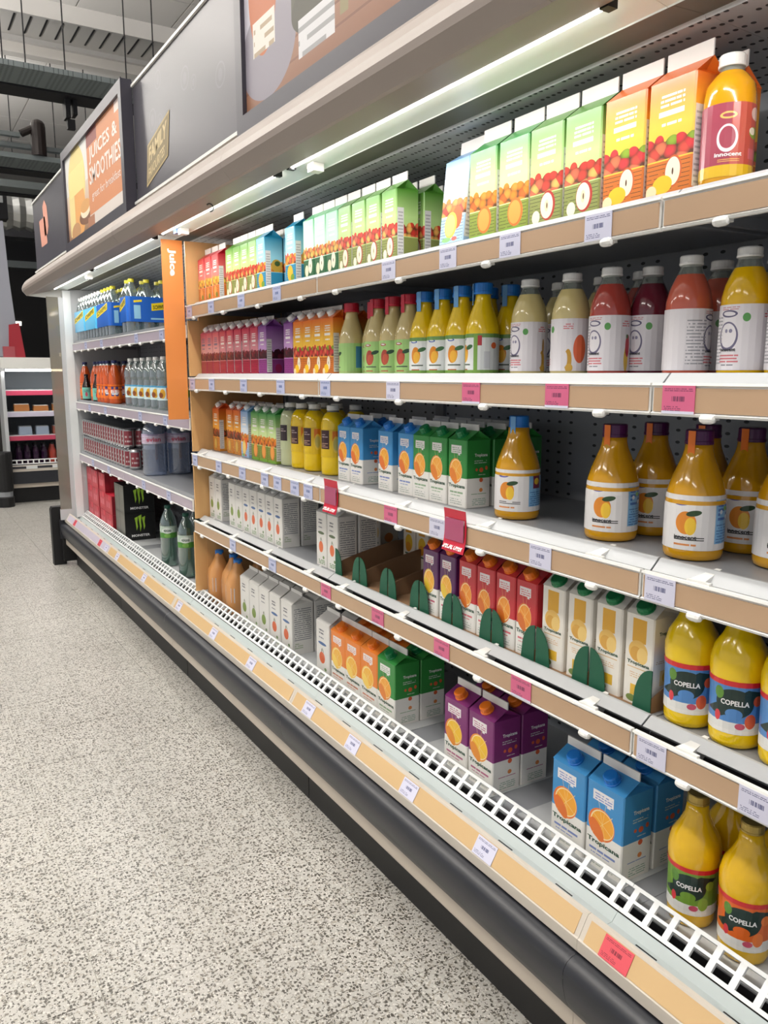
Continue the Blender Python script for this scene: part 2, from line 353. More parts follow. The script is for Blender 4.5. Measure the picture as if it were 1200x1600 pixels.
for i, (x, y) in enumerate(rods):
    z = 4.34 if y < 10 else 4.05
    mb = MB(); mb.tube((0,0,0), (0,0,5.88-z), .007, 6)
    o = mb.build('hanger_rod', DARKST, None, (x, y, z)); tag(o, 'thin dark hanger rod of the %s cable tray, %s' % (('nearest', ORD[i] if i < 6 else 'rightmost') if y < 10 else ('second', ORD[i-7] if i < 11 else 'rightmost')), 'rod', 'hanger rods')

# ------------------------------------------------------------------ refrigerated shelving run
Y0, Y1 = UNITS[0][0], 5.934
G = .002
def price_ticket(parent, y, z, col, x=D-.0045, w_=.064, hh=.046, tilt=None):
    k = 'ticket_'+col
    if k not in TK:
        a = Art(k, {'w': '#cfcfe2', 'p': '#cf6186', 'r': '#d9545e', 'b': '#b9bedb'}[col], .4, .3)
        ink = {'w': '#6b6d90', 'p': '#7d3658', 'r': '#8d2f3c', 'b': '#56689c'}[col]
        a.ln(.06, .94, .80, .93, 2, ink, .5, .40, 30); a.r(.30, .72, .44, .62, ink); a.ln(.30, .74, .44, .62, 1, {'w': '#cfcfe2', 'p': '#cf6186', 'r': '#d9545e', 'b': '#b9bedb'}[col], 1, .56, 26)
        a.ln(.06, .60, .10, .30, 3, ink, .45, .42, 26)
        if col == 'p': a.r(0, 1, 0, .10, '#d8d8ea')
        a.done(); q = MB(); q.box((0, -w_/2, 0), (.0012, w_/2, hh)); TK[k] = q.build('price_ticket', MATS[k], parent, (x, y, z))
        return TK[k]
    o = TK[k].copy(); C.objects.link(o); o.parent = parent; o.location = (x, y, z); return o
TK = {}
def clip(parent, y, z):
    if 'c' not in TK:
        q = MB(); q.lathe([(.0,-.014),(.006,-.012),(.008,-.006),(.008,.006),(.006,.012),(.0,.014)], 10, 0, (0,0,0), (0,1,0)); q.box((.0,-.013,-.002),(.012,.013,.008))
        TK['c'] = q.build('rail_clip', OFFW, parent, (D-.002, y, z)); return
    o = TK['c'].copy(); C.objects.link(o); o.parent = parent; o.location = (D-.002, y, z)
def bracket(parent, y, z):
    if 'b' not in TK:
        q = MB()
        q.face([(.0,.03,.0),(.0,-.004,.0),(.052,-.004,.020),(.052,.006,.020)]); q.face([(.0,-.004,.0),(.0,-.004,-.03),(.052,-.004,-.02),(.052,-.004,.020)])
        q.face([(.0,.03,.0),(.052,.006,.020),(.052,.006,-.02),(.0,.03,-.03)]); q.face([(.0,.03,-.03),(.0,-.004,-.03),(.0,-.004,.0),(.0,.03,.0)])
        q.box((-.003,-.022,.0),(.005,.022,.006)); TK['b'] = q.build('rail_bracket', OFFW, parent, (D+.004, y, z)); return
    o = TK['b'].copy(); C.objects.link(o); o.parent = parent; o.location = (D+.004, y, z)
CL = [3.32, 2.973, 2.635, 2.296, 2.067, 1.732, 1.388, 1.050, .820, .46]
TKT = {0: dict(w=[3.368,3.10,2.783,2.47,2.155,1.779,1.525,1.311,1.071], p=[]), 1: dict(w=[3.366,3.125,2.783,2.456,2.135,1.757], p=[1.431,1.16,.877]),
       2: dict(w=[3.371,3.076,2.821,2.609,2.499,2.361,2.262,1.555,1.191,.891], p=[1.768]), 3: dict(w=[3.40,2.946,2.559,.888,.682], p=[2.147,1.835,1.53,1.237])}
def shelf(unit, a, b, zs, row, left=False):
    """deck + sloped lip + dark slot filler + price rail + insert"""
    a += G; b -= G
    s = MB(); xf = 1.114 if left else 1.150
    s.box((xf+.002, a, zs-.016), (1.53, b, zs+.010)); s.prof([(xf, zs-.016),(xf, zs+.0155),(xf+.004, zs+.0155),(xf+.004, zs-.016)], a, b)
    s.box((1.20, a+.010, zs-.035), (1.53, a+.022, zs-.016)); s.box((1.20, b-.022, zs-.035), (1.53, b-.010, zs-.016))
    sh = s.build('shelf', DECK, unit)
    if not left:
      q = MB(); lo_ = .0010 if row == 3 else -.0050; q.prof([(1.150, zs+.0145),(1.128, zs+lo_),(1.126, zs+lo_-.0005),(1.126, zs+lo_+.0010),(1.147, zs+.0165),(1.153, zs+.0165)], a, b); q.build('sloped_lip', LGREY, sh)
      q = MB(); q.prof([(D+.002, zs-.052),(1.150, zs-.030),(1.150, zs-.016),(1.146, zs-.018),(1.146, zs-.027),(D+.002, zs-.047)], a, b); q.build('slot_shade_strip', DARKST, sh)  # dark strip added below the open slot so it looks shaded
    q = MB()
    q.prof([(D-.002, zs-.054),(D-.004, zs-.050),(D, zs-.048),(D, zs-.006),(D-.004, zs-.004),(D-.003, zs),(D+.006, zs),(D+.006, zs-.054)], a, b); q.build('price_rail', OFFW, sh)
    q = MB(); q.box((D-.0025, a+.004, zs-.047), (D+.0005, b-.004, zs-.008)); q.build('rail_insert', TANL if left else TAN, sh)
    if not left:
        for y in CL:
            if a < y < b: clip(sh, y, zs-.056)
        if row in (2, 3):
            for y in [c+.0 for c in CL]:
                if a < y < b: bracket(sh, y, zs-.002)
        for col in 'wp':
            for y in TKT[row][col]:
                if a+.03 < y < b-.03: price_ticket(sh, y, zs-.050, col if y < 2.1 or col == 'p' else 'b')
    else:
        k = a+.10
        while k < b:
            clip(sh, k, zs-.056); k += .21
        for y in (a+.35, a+.8): price_ticket(sh, y, zs-.050, 'b')
    return sh
SZ = [1.650, 1.3505, 1.0255, .7265]
LZ = [1.572, 1.176, .815]
names = ['wide refrigerated display case nearest the camera, cropped by the frame edge', 'second refrigerated juice case from the camera, with red special offer card',
         'third juice case, just before the light wooden divider', 'refrigerated case just beyond the wooden divider, with clear water bottles', 'farthest refrigerated case of the run, ending in a white post']
RAILM = mat('cream_front_rail', '#c8c0b4', .35); BUMP = mat('charcoal_bumper', '#25272d', .40); TROUGH = mat('white_trough', '#b3bcbc', .3)
for ui, (a, b) in enumerate(UNITS):
    u = thing('refrigerated_display_case', names[ui], 'display case', (0, 0, 0)); ya, yb = a+.0004, b-.0004
    last = ui == 4; juice = ui < 3
    yc = b+.066 if last else (3.4365 if ui == 2 else yb)
    def P(name, pts, m, y0=ya, y1=None, **k):
        q = MB(); q.prof(pts, y0, y1 if y1 else yc, **k); return q.build(name, m, u, weld=bool(k.get('sm')))
    P('kick_plate', [(1.048,0),(1.048,.16),(1.065,.16),(1.065,0)], BLACK, y0=ya+.004)
    P('skirt_rail', [(.985,.155),(.983,.160),(.983,.196),(.985,.200),(1.06,.200),(1.06,.155)], CREAM)
    P('bumper', [(1.02,.200),(.984,.2005),(.972,.208),(.960,.232),(.953,.262),(.951,.284),(.9535,.298),(.961,.309),(.974,.315),(1.02,.316)], BUMP, sm=True, closed=False)
    fr = P('front_rail', [(.984,.322),(.984,.3455),(.988,.347),(1.008,.3825),(1.0105,.3865),(1.018,.3870),(1.022,.381),(1.024,.322)], RAILM)
    q = MB(); lo, hi = a+.012, b-.012
    q.face([(.9865,hi,.3475),(.9865,lo,.3475),(1.0072,lo,.3825),(1.0072,hi,.3825)]); q.face([(.9865,hi,.3475),(1.0072,hi,.3825),(1.0090,hi,.3815),(.9890,hi,.3465)]); q.face([(.9865,lo,.3475),(.9890,lo,.3465),(1.0090,lo,.3815),(1.0072,lo,.3825)])
    q.build('rail_insert', mat('pale_tan_insert', '#cbab7c', .4, coat=.3) if ui < 4 else mat('pale_lilac_insert', '#bdb6c4', .4, coat=.3), fr)
    th = math.atan2(.0207, .035)
    for y, cc in [(4.482,'w'),(3.927,'w'),(3.355,'w'),(2.913,'w'),(2.527,'w'),(2.07,'w'),(1.797,'w'),(1.515,'w'),(1.219,'w'),(5.676,'r'),(4.913,'r'),(.853,'r'),(4.75,'w')]:
        if a < y < b:
            o = price_ticket(fr, y, .3480, cc, x=.9850); o.rotation_euler = (0, th, 0); o.scale = (1, 1, .86)
    P('trough', [(1.022,.381),(1.026,.381),(1.036,.354),(1.052,.346),(1.074,.346),(1.088,.362),(1.090,.345),(1.070,.330),(1.03,.330)], TROUGH)
    q = MB(); yy = a+.06
    while yy < b-.05:
        if 'ds' not in TK: q.box((1.0265, 0, .3795), (1.030, .045, .3805)); TK['ds'] = q.build('drain_slot', DARKST, u, (0, yy, 0))
        else: o = TK['ds'].copy(); C.objects.link(o); o.parent = u; o.location = (0, yy, 0)
        yy += .175
    # air grille: one moulded strip with two rows of slots
    q = MB(); A = Vector((1.089, 0, .365)); B = Vector((1.131, 0, .4045)); n = Vector((-(B-A).z, 0, (B-A).x)).normalized()*-1
    def bar(s0, s1, y0, y1, dep=.004, lift=0):
        p = [A+(B-A)*s0, A+(B-A)*s1]; m_ = Vector((.69, 0, -.73))*dep
        pts = [(p[0].x, p[0].z), (p[1].x, p[1].z), (p[1].x+m_.x, p[1].z+m_.z), (p[0].x+m_.x, p[0].z+m_.z)]
        q.prof(pts, y0, y1)
    yg = 3.4365 if ui == 2 else yb; bar(0, .13, ya, yg); bar(.46, .56, ya, yg, .012); bar(.88, 1, ya, yg, .012)
    yy = a+.0225
    while yy < b:
        bar(.13, .46, yy-.006, yy+.006, .006); bar(.56, .88, yy-.006, yy+.006, .006)
        yy += .045
    gr = q.build('air_grille', WHITE, u)
    q = MB(); q.box((1.094, ya, .20), (1.135, yc if ui == 2 else yb, .335)); q.box((1.133, ya, .335), (1.1345, yb, .352)); q.build('grille_shade_box', DARKST, u)  # solid dark box stands in for the shade seen through the grille slots
    q = MB(); q.box((1.136, ya, .325), (1.56, yb, .354)); dk = q.build('base_deck', DECK, u)
    q = MB()
    for k in range(3): q.box((1.14, a+.05+k*.41, .354), (1.56, a+.37+k*.41, .3555))
    q.build('deck_tray', LGREY, dk)
    q = MB(); q.box((1.56, ya, .32), (1.575, yb, 1.93)); q.build('back_panel', BACK, u)
    q = MB(); q.box((1.575, ya, 0), (1.75, yb, 1.98)); q.box((1.066, ya, 0), (1.575, yb, .195)); q.build('cabinet_shell', LGREY, u)
    for i in range(2):
        q = MB(); yy = ya if i == 0 else yb-.022; q.box((1.548, yy, .36), (1.56, yy+.022, 1.90)); q.build('upright', MGREY, u)
    # canopy
    cn = P('canopy', [(.919,2.033),(.919,2.001),(.868,1.998),(.850,1.988),(.835,1.973),(.820,1.948),(.815,1.928),(.818,1.914),(.842,1.886),(.850,1.884),(.850,1.892),(.990,1.925),(.990,1.9435),(1.012,1.9435),(1.095,1.9436),(1.18,1.946),(1.75,1.99),(1.75,2.033)], CANOPY)
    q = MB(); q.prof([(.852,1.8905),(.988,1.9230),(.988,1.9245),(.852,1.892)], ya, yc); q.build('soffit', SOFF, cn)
    q = MB(); q.prof([(1.012,1.9405),(1.087,1.9300),(1.0885,1.9280),(1.0900,1.9285),(1.091,1.9362),(1.012,1.9425)], ya, yc); q.build('light_reflector', REFL, cn)
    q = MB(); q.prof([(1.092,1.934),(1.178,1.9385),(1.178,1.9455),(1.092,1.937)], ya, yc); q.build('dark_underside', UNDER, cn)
    q = MB(); q.prof([(1.178,1.9385),(1.181,1.932),(1.184,1.9385),(1.56,1.925),(1.575,1.945),(1.18,1.945)], ya, yc); q.build('duct_ceiling', CEILP, cn)
    tb = MB(); tb.lathe([(.0075,0),(.0075,b-a-.10)], 10, 0, (1.0, a+.04, 1.9305), (0,1,0)); tb.build('strip_tube', TUBE, cn)
    for yy in (a+.03, b-.062): q = MB(); q.box((.990, yy, 1.921), (1.011, yy+.018, 1.941)); q.build('tube_holder', BLACK, cn)
    if ui in (1, 2, 4):
        yy = {1: 2.10, 2: 3.27, 4: 5.05}[ui]
        q = MB(); q.box((1.035, yy-.035, 1.912), (1.068, yy, 1.934)); q.box((1.03, yy-.030, 1.918), (1.035, yy-.008, 1.930)); q.build('sensor', OFFW, cn)
        if ui == 2:
            q = MB(); q.box((1.028, yy+.0, 1.920), (1.06, yy+.04, 1.934)); q.build('sensor_label', mat('blue_label', '#5b86c9', .4), cn)
            q = MB()
            for k in range(10):
                t0 = k/10*pi*1.3; t1 = (k+1)/10*pi*1.3
                q.tube((.93+.012*math.sin(t0), 2.60, 1.889-.012*math.cos(t0)+.004), (.93+.012*math.sin(t1), 2.60, 1.889-.012*math.cos(t1)+.004), .0022, 6)
            q.build('cable_hook', BLACK, cn)
    if juice:
        for r, z in enumerate(SZ): shelf(u, a, b, z, r)
    else:
        for r, z in enumerate(LZ): shelf(u, a, b, z, r, True)
    if last:
        q = MB(); q.box((1.058, 5.936, .36), (1.108, 5.985, 1.928)); q.build('end_post', WHITE, u)
        q = MB(); q.box((1.108, 5.94, .20), (1.75, 5.985, 1.935)); q.build('end_wall', LGREY, u)
        q = MB(); q.box((.955, 5.955, .42), (1.058, 5.961, 1.882)); q.build('end_glass', PANE, u)
        q = MB(); q.box((.953, 5.950, .345), (1.058, 5.970, .42)); q.box((1.03, 5.948, .42), (1.058, 5.968, 1.88)); q.build('glass_frame', LGREY, u)
        q = MB(); q.prof([(.919,2.033),(.919,2.001),(.868,1.998),(.850,1.988),(.835,1.973),(.820,1.948),(.815,1.928),(.818,1.914),(.842,1.886),(.96,1.879),(1.75,1.879),(1.75,2.033)], 6.001, 6.012); q.build('canopy_end_cap', OFFW, u)
        q = MB(); q.box((.95,6.001,.20),(1.75,6.01,.34)); q.build('base_end_cap', BUMP, u)
g = thing('end_guard', 'tall black rubber guard plate standing at the far end of the case', 'guard', (0, 0, 0))
q = MB(); q.prof([(.905,0),(.905,.405),(.915,.425),(.985,.425),(.99,.405),(.99,0)], 6.06, 6.13); q.build('guard_plate', BLACK, g)
q = MB(); q.box((.965,6.015,.03),(1.06,6.06,.33)); q.build('mounting_arm', BLACK, g)

# header boards and poster frames above the canopy
def board(y0, y1, label, extra=None):
    t = thing('header_board', label, 'sign board', (.905, y0, 2.035))
    q = MB(); q.box((.013, .001, 0), (.035, y1-y0-.001, .439)); q.build('board_panel', MATS.get('header_art_%d' % round(y0*10), HEAD), t)
    q = MB(); q.box((.006, .001, .439), (.040, y1-y0-.001, .449)); q.build('top_trim', OFFW, t)
    q = MB(); q.box((.000, .001, .000), (.013, y1-y0-.001, .010)); q.build('bottom_trim', OFFW, t)
    return t
def header_art(name, seed):
    a = Art(name, '#4b4951', .31, 0); rnd = random.Random(seed)
    for k in range(7):
        x, y, s = rnd.uniform(.08, .95), rnd.uniform(.12, .85), rnd.uniform(.05, .10)
        a.e(x, y, s*.42, s, '#55535c'); a.e(x, y, s*.36, s*.86, '#4b4951'); a.e(x, y, s*.18, s*.5, '#525059')
    return a.done()
header_art('header_art_22', 3); header_art('header_art_47', 8); header_art('header_art_-3', 5)
BX = .9165
b1 = board(4.705, 6.0, 'far dark header board printed with a salmon knife and block sign')
q = MB(); S = mat('salmon_print', '#d99a86', .5)
def fz(y, z): return (-.001+.013, y-4.705, z-2.035)
q.face([fz(5.78,2.335), fz(5.56,2.335), fz(5.52,2.17), fz(5.74,2.17)]); q.face([fz(5.60,2.22), fz(5.62,2.40), fz(5.55,2.43), fz(5.47,2.38), fz(5.45,2.26), fz(5.50,2.22)]); q.build('knife_emblem', S, b1)
b2 = board(2.205, 3.405, 'dark header board between two posters, with gold family favourites badge')
def fb(u, v):   # slightly tilted badge plane
    y = 3.225-.285*u-.035*(v-1)*-1*-1; z = 2.075+.145*v+.055*u-.055*(1-0)*0
    return (.0115, y-2.205, z-2.035)
q = MB(); GOLD = mat('badge_gold', '#b8a374', .5); GOLDD = mat('badge_dark', '#8a7c5c', .5)
def rect(u0, u1, v0, v1, m, off=0):
    p = [fb(u0,v0), fb(u1,v0), fb(u1,v1), fb(u0,v1)]; q.face([(x-off, y, z) for x, y, z in p], m)
rect(0,1,0,1,0); rect(.03,.97,.05,.95,1,.0004)
q.text('FAMILY', lambda u, v: (fb(u,v)[0]-.0008, fb(u,v)[1], fb(u,v)[2]), .09, .91, .50, .87, 2, .04)
q.text('FAVOURITES', lambda u, v: (fb(u,v)[0]-.0008, fb(u,v)[1], fb(u,v)[2]), .09, .84, .14, .38, 2, .02)
q.build('badge', [GOLD, GOLDD, mat('badge_letter_gold', '#d3bf92', .5)], b2)
board(-.30, .905, 'dark header board above the nearest case, right of the large poster')
def poster(y0, y1, art, label, extra):
    t = thing('framed_poster', label, 'poster', (.872, y0, 2.003)); W = y1-y0; Hh = .503; f = .045
    for nm, bx in (('frame_rail', ((0,0,0),(.045,W,f))), ('frame_rail', ((0,0,Hh-f),(.045,W,Hh))), ('frame_stile', ((0,0,f),(.045,f,Hh-f))), ('frame_stile', ((0,W-f,f),(.045,W,Hh-f)))):
        q = MB(); q.box(*bx); q.build(nm, FRAME, t)
    q = MB(); q.box((.012, f, f), (.030, W-f, Hh-f))
    fn = lambda u, v: (.0112, W-f-u*(W-2*f), f+v*(Hh-2*f)); mats = [art]
    if extra: mats += extra(q, fn)
    q.build('poster_print', mats, t)
    q = MB(); q.box((.031, .02, .02), (.04, W-.02, Hh-.02)); q.build('backing_board', FRAME, t)
a = Art('poster_drinks', [(0, '#8f6a4c'), (.25, '#c9a487'), (.6, '#d9cfc2'), (1, '#e9e6e2')], .5, 0)
a.r(.0, .5, .55, 1.2, '#dcdcd8').e(.22, .62, .17, .42, '#e3cf86').e(.22, .30, .15, .34, '#e0a45f').r(.05, .16, .05, .72, '#e2d08e').e(.16, .08, .09, .10, '#b98b5e').r(.07, .37, .50, .80, '#e8d98f').e(.40, .18, .16, .10, '#7a5238').e(.36, .24, .09, .08, '#efe3c6').e(.36, .29, .09, .07, '#d6a061')
a.r(.44, 1.0, .14, 1.0, '#cf8a5f').r(.44, .62, .86, 1.0, '#8c4a44').r(.9, 1.0, .9, 1.0, '#ecd9cf'); a.r(.44, 1.0, 0, .14, '#d8cfc8').r(.40, .52, .0, .13, '#a8755a').done()
def ex(q, fn):
    q.text('JUICES &', fn, .48, .93, .66, .84, 1, .02); q.text('SMOOTHIES', fn, .47, .97, .45, .63, 1, .02); q.text('great for breakfast', fn, .50, .95, .26, .37, 1, .0); return [mat('poster_letter_white', '#f0e4dc', .5)]
poster(3.41, 4.70, MATS['poster_drinks'], 'framed orange poster of juice glasses reading juices and smoothies', ex)
a = Art('poster_wood', [(0, '#8a5f48'), (.35, '#a37c66'), (.7, '#b9a294'), (1, '#c6b8ae')], .5, 0)
a.ln(0, 1, 0, .8, 7, '#7d5644', .12, .2, 4)
a.r(.0, .30, .40, 1.3, '#b9b6c0').e(.12, .30, .14, .28, '#8f8a94').e(.10, .70, .075, .42, '#b5683f').r(.045, .16, .30, .50, '#d9d4cb').ln(.05, .155, .30, .50, 3, '#a8957c', .4, .4, 20)
a.r(.24, .44, .34, 1.3, '#565548').e(.34, .34, .10, .14, '#4d4c41').r(.27, .42, .10, .30, '#d2d2d4').ln(.27, .42, .10, .30, 3, '#9a9a9c', .4, .4, 16).r(.44, .47, .16, .9, '#8d8360')
a.r(.56, .80, .36, 1.3, '#cf7f45').r(.82, .98, .1, .9, '#8d6f62', .3).done()
poster(.91, 2.20, MATS['poster_wood'], 'framed poster of glass tumblers on wooden boards, largest and nearest', None)

# wooden divider with the orange Juice blade sign
WOOD = Art('light_birch_ply', '#dcae74', .45, .1); g = WOOD.N.new('ShaderNodeNewGeometry')
v = WOOD.ma(g.outputs['Position'], (6, 6, 1.0), (0, 0, 0)); nn = WOOD.N.new('ShaderNodeTexNoise'); nn.inputs['Scale'].default_value = 3; nn.inputs['Detail'].default_value = 5; WOOD.L.new(v, nn.inputs['Vector'])
mr = WOOD.N.new('ShaderNodeMapRange'); mr.inputs[1].default_value = .35; mr.inputs[2].default_value = .7; mr.inputs[3].default_value = 0; mr.inputs[4].default_value = .5; WOOD.L.new(nn.outputs[0], mr.inputs[0]); WOOD.put(mr.outputs[0], '#c4935a'); WOOD.done()
t = thing('shelf_divider', 'light wooden divider with an orange Juice blade sign on its edge', 'divider', (0, 3.437, 0))
q = MB(); q.box((1.156, -.012, .362), (1.545, 0, 1.915)); q.box((1.100, -.010, .40), (1.156, -.002, .67)); q.box((1.110,-.0115,.731),(1.156,-.001,.967)); q.box((1.110,-.0115,1.031),(1.156,-.001,1.292)); q.box((1.110,-.0115,1.356),(1.156,-.001,1.59)); q.box((1.110,-.0115,1.656),(1.156,-.001,1.915)); q.build('divider_panel', MATS['light_birch_ply'], t)
q = MB(); q.box((1.009, -.012, 1.172), (1.098, -.008, 1.9155)); q.build('juice_blade', mat('orange_sign_board', '#e8914a', .4, coat=.1), t)
q = MB(); fn = lambda u, v: (1.034+.036*v, -.0124, 1.880-.110*u)
q.text('Juice', fn, 0, 1, 0, 1, 0, .04)
# letters stand with their tops towards the shelves
q.build('juice_lettering', TXT_W, t)

# ------------------------------------------------------------------ products
def ordinal(i, n):
    if n == 1: return ''
    if i == n-1: return 'rightmost'
    return ORD[i]
PROTO = {}
def place(kind, builder, x, y, z, desc, cat, where, i=0, n=1, rank=0, rz=0, ry=0, group=None, dx=.085):
    """first use builds the prototype itself, later uses copy it with its parts"""
    if kind not in PROTO: PROTO[kind] = builder(); o = PROTO[kind]
    else: o = copy_tree(PROTO[kind])
    o.location = (x+dx*rank, y, z); o.rotation_euler = (0, ry, rz)
    od = ordinal(i, n)
    where = where.replace(' juice shelf', ' shelf').replace(' juice deck', ' deck')
    if rank == 0: lb = '%s, %s %s' % (desc, od, where) if od else '%s %s' % (desc, where)
    else: 
        if 'pair' in where or 'gap' in where or 'divider' in where or 'group' in where: short = where.replace('fourth shelf', 'fourth shelf')
        else: short = where.split(',')[0].split(' beside')[0].split(' right of')[0].split(' by ')[0].split(' after')[0]
        lb = '%s, %s %s, %s' % (desc, od, ['', 'behind', 'deepest'][rank], short) if od else '%s, %s, %s' % (desc, ['', 'the one behind', 'the deepest one'][rank], where)
    for x_, y_ in ((' juice', ''), (' on the ', ' on '), (' of the ', ' of '), (' at the ', ' at '), (' with ', ', '), (' from left', '')):
        if len(lb.replace(',', ' ').split()) > 16: lb = lb.replace(x_, y_, 1)
    tag(o, lb, cat, group); return o
def row(kind, builder, x, ys, z, desc, cat, where, ranks=1, dx=.085, **k):
    g = '%s %s' % (desc.split(' with ')[0]+'s', where) if len(ys)*ranks > 1 else None
    for r in range(ranks):
        for i, y in enumerate(ys): place(kind, builder, x, y, z, desc, cat, where, i, len(ys), r, group=g, dx=dx, **k)

def carton(name, art, W, dp, hs, g, fin, finm, cap=None, texts=(), inks=(), cr=.013, caph=.014, capx=.45, capy=0.0):
    def f():
        t = thing(name); q = MB(); c = .0025; w2 = W/2
        pts = [(0,w2-c),(0,-w2+c),(c,-w2),(dp-c,-w2),(dp,-w2+c),(dp,w2-c),(dp-c,w2),(c,w2)]
        us = [0,1,1.01,1.99,2,3,3.01,4]
        for i in range(8):
            a, b = pts[i], pts[(i+1) % 8]; u0 = us[i]; u1 = us[i+1] if i < 7 else 4.01
            if u0 >= 2: u0 -= 2; u1 -= 2
            q.face([(a[0],a[1],0),(b[0],b[1],0),(b[0],b[1],hs),(a[0],a[1],hs)], 0, [(u0,0),(u1,0),(u1,1),(u0,1)])
        q.face([(p[0],p[1],0) for p in reversed(pts)], 0, [(.5,.02)]*8)
        m = dp/2; R = hs+g
        q.face([(0,w2,hs),(0,-w2,hs),(m,-w2,R),(m,w2,R)], 0, [(0,1),(1,1),(1,1.2),(0,1.2)])
        q.face([(dp,-w2,hs),(dp,w2,hs),(m,w2,R),(m,-w2,R)], 0, [(0,1),(1,1),(1,1.2),(0,1.2)])
        for s in (-1, 1):
            inn = (m, s*(w2-.014), hs+g*.35); F_, B_, T_ = (0,s*w2,hs), (dp,s*w2,hs), (m,s*w2,R)
            for tri, uu in (((F_,inn,T_), 1.1), ((inn,B_,T_), 1.1), ((F_,B_,inn), 1.1)):
                q.face(tri if s < 0 else tuple(reversed(tri)), 0, [(1.5,1.05),(1.5,1.1),(1.5,1.15)])
        for face, txt, x0, x1, y0, y1, ink in texts:
            if face == 'f': fn = lambda u, v: (-.0005, w2-u*W, v*hs)
            else: fn = lambda u, v: (u*dp, -w2-.0005, v*hs)
            q.text(txt, fn, x0, x1, y0, y1, 1+ink, .03)
        q.build('carton_body', [art]+list(inks), t)
        q = MB(); q.box((m-.0015, -w2+.001, R-.002), (m+.0015, w2-.001, R+fin)); q.build('sealed_top', finm, t)
        if cap:
            q = MB(); ax = Vector((-g, 0, m)).normalized(); p = Vector((m*capx, capy, hs+g*capx))
            q.lathe([(cr*1.12,0),(cr*1.12,.003),(cr,.004),(cr,caph-.002),(cr*.85,caph)], 14, 0, p, ax); q.build('screw_cap', cap, t)
        return t
    return f
def own(name, top, mid, fruit, basket, cut=None, dark='#3a3018', side=None, strip=True, txt='#f6f3ee'):
    """gable-top juice carton: glow at the top, heap of fruit, basket, cut fruit below"""
    a = Art(name, [(0, basket), (.36, basket), (.40, mid), (.62, mid), (1.0, top)], .35, .2)
    a.pile(0, 2, .33, .58, 4.2, 10.5, fruit, dark)
    a.ln(0, 1, 0, .33, 9, dark, .14, .35, 5)
    a.r(0, 2, .325, .337, mid)
    for c in (cut or []): a.e(*c)
    a.ln(.25, .80, .78, .90, 3, txt, .5, .35, 14).r(.22, .80, .70, .745, txt).ln(.30, .75, .62, .66, 1, txt, .6, .35, 16)
    if strip: a.r(1.02, 1.32, .06, .74, '#e4e2de').ln(1.05, 1.29, .09, .71, 13, '#b5b3b0', .4, .35, 10)
    return a.done()
A_ = lambda u, v, c, r=0: [(u, v, .17, .10, c, .5), (u, v, .13, .08, '#f1e9d2', .5)]
own('art_red_tropical', '#c62033', '#ee7a78', ['#f3b23a', '#f7cf55', '#e88a2d'], '#d9772f', [(.5,.2,.2,.12,'#f0a05a'), (.7,.12,.16,.06,'#6d7a2a')])
own('art_green_apple', '#4f8d2c', '#b9d98a', ['#d5402f', '#e36a4a', '#c9382c', '#f0b25c'], '#8c9450', [(.60,.20,.24,.150,'#b3342c'), (.57,.20,.20,.130,'#f3ead0'), (.57,.20,.06,.06,'#e6d8b0'), (.22,.10,.13,.07,'#f3ead0'), (.58,.20,.02,.03,'#6a4a2a'), (.5,.02,.5,.025,'#9cc14d')])
own('art_blue_tropical', '#1583a8', '#9fdcea', ['#e8573a', '#f2a63b', '#e88a2d'], '#2f8fb5', [(.5,.18,.3,.14,'#f1b531'), (.75,.10,.2,.06,'#7a9a2a'), (1.65,.46,.3,.12,'#caa23a'), (1.7,.50,.16,.05,'#3d5a2a')])
own('art_mint_pear', '#6fc08a', '#c4ead0', ['#e9a550', '#d96a3c', '#e8c35c'], '#2f6a42', [(.66,.22,.19,.13,'#f1ead2'), (.30,.14,.17,.10,'#e8dfc0'), (.66,.22,.03,.03,'#6a4a2a')])
own('art_green_orange', '#3f9a4a', '#cfe6a0', ['#ee8a22', '#f39a35', '#e56a1f'], '#8a9a3c', [(.60,.22,.27,.15,'#e8762a'), (.58,.22,.22,.125,'#f5a34a'), (.5,.03,.6,.03,'#7cb03a')])
own('art_blue_white_orange', '#7fb0e0', '#dfecf8', ['#e8832c', '#f0a24a', '#d8432f'], '#a9c9ee', [(.70,.30,.22,.14,'#e8632a'), (.45,.22,.27,.16,'#f6c04a'), (.42,.22,.22,.13,'#f9d77a'), (.3,.05,.2,.03,'#8ac07a'), (.65,.05,.12,.025,'#e06a5a')])
own('art_orange_mango', '#e8701f', '#f8c542', ['#d9363a', '#ee7a52', '#8fae2c', '#d94a3a'], '#cf7226', [(.62,.22,.20,.135,'#c7602a'), (.61,.22,.17,.12,'#f2e6cc'), (.38,.12,.23,.08,'#f5c228'), (.12,.07,.13,.06,'#f0dcb0'), (.61,.22,.02,.03,'#5a3a22'), (.5,.015,.6,.02,'#e59a3a')])
own('art_pale_pink', '#d8506a', '#e9a5a5', ['#7a2030', '#96303c', '#5c1a28'], '#a52c40', None, '#3a1018', txt='#7a7396')
own('art_crimson', '#c91f4a', '#d78a94', ['#6a1e2a', '#8c2a34', '#4a1a20'], '#a3203c', None, '#3a1018')
own('art_purple_grape', '#7a3a8c', '#c79ad0', ['#4a1424', '#6a1c30', '#38101c'], '#8e3a80', [(1.7,.14,.2,.09,'#a02458')], '#2a0a18')
own('art_sunset_orange', '#d8581c', '#f2a63a', ['#8a3a20', '#c0502a', '#5a2a1a'], '#d98a35', [(.45,.18,.24,.15,'#b8823a'), (.42,.18,.18,.12,'#d8b25a'), (1.6,.15,.6,.12,'#e8a84a')])
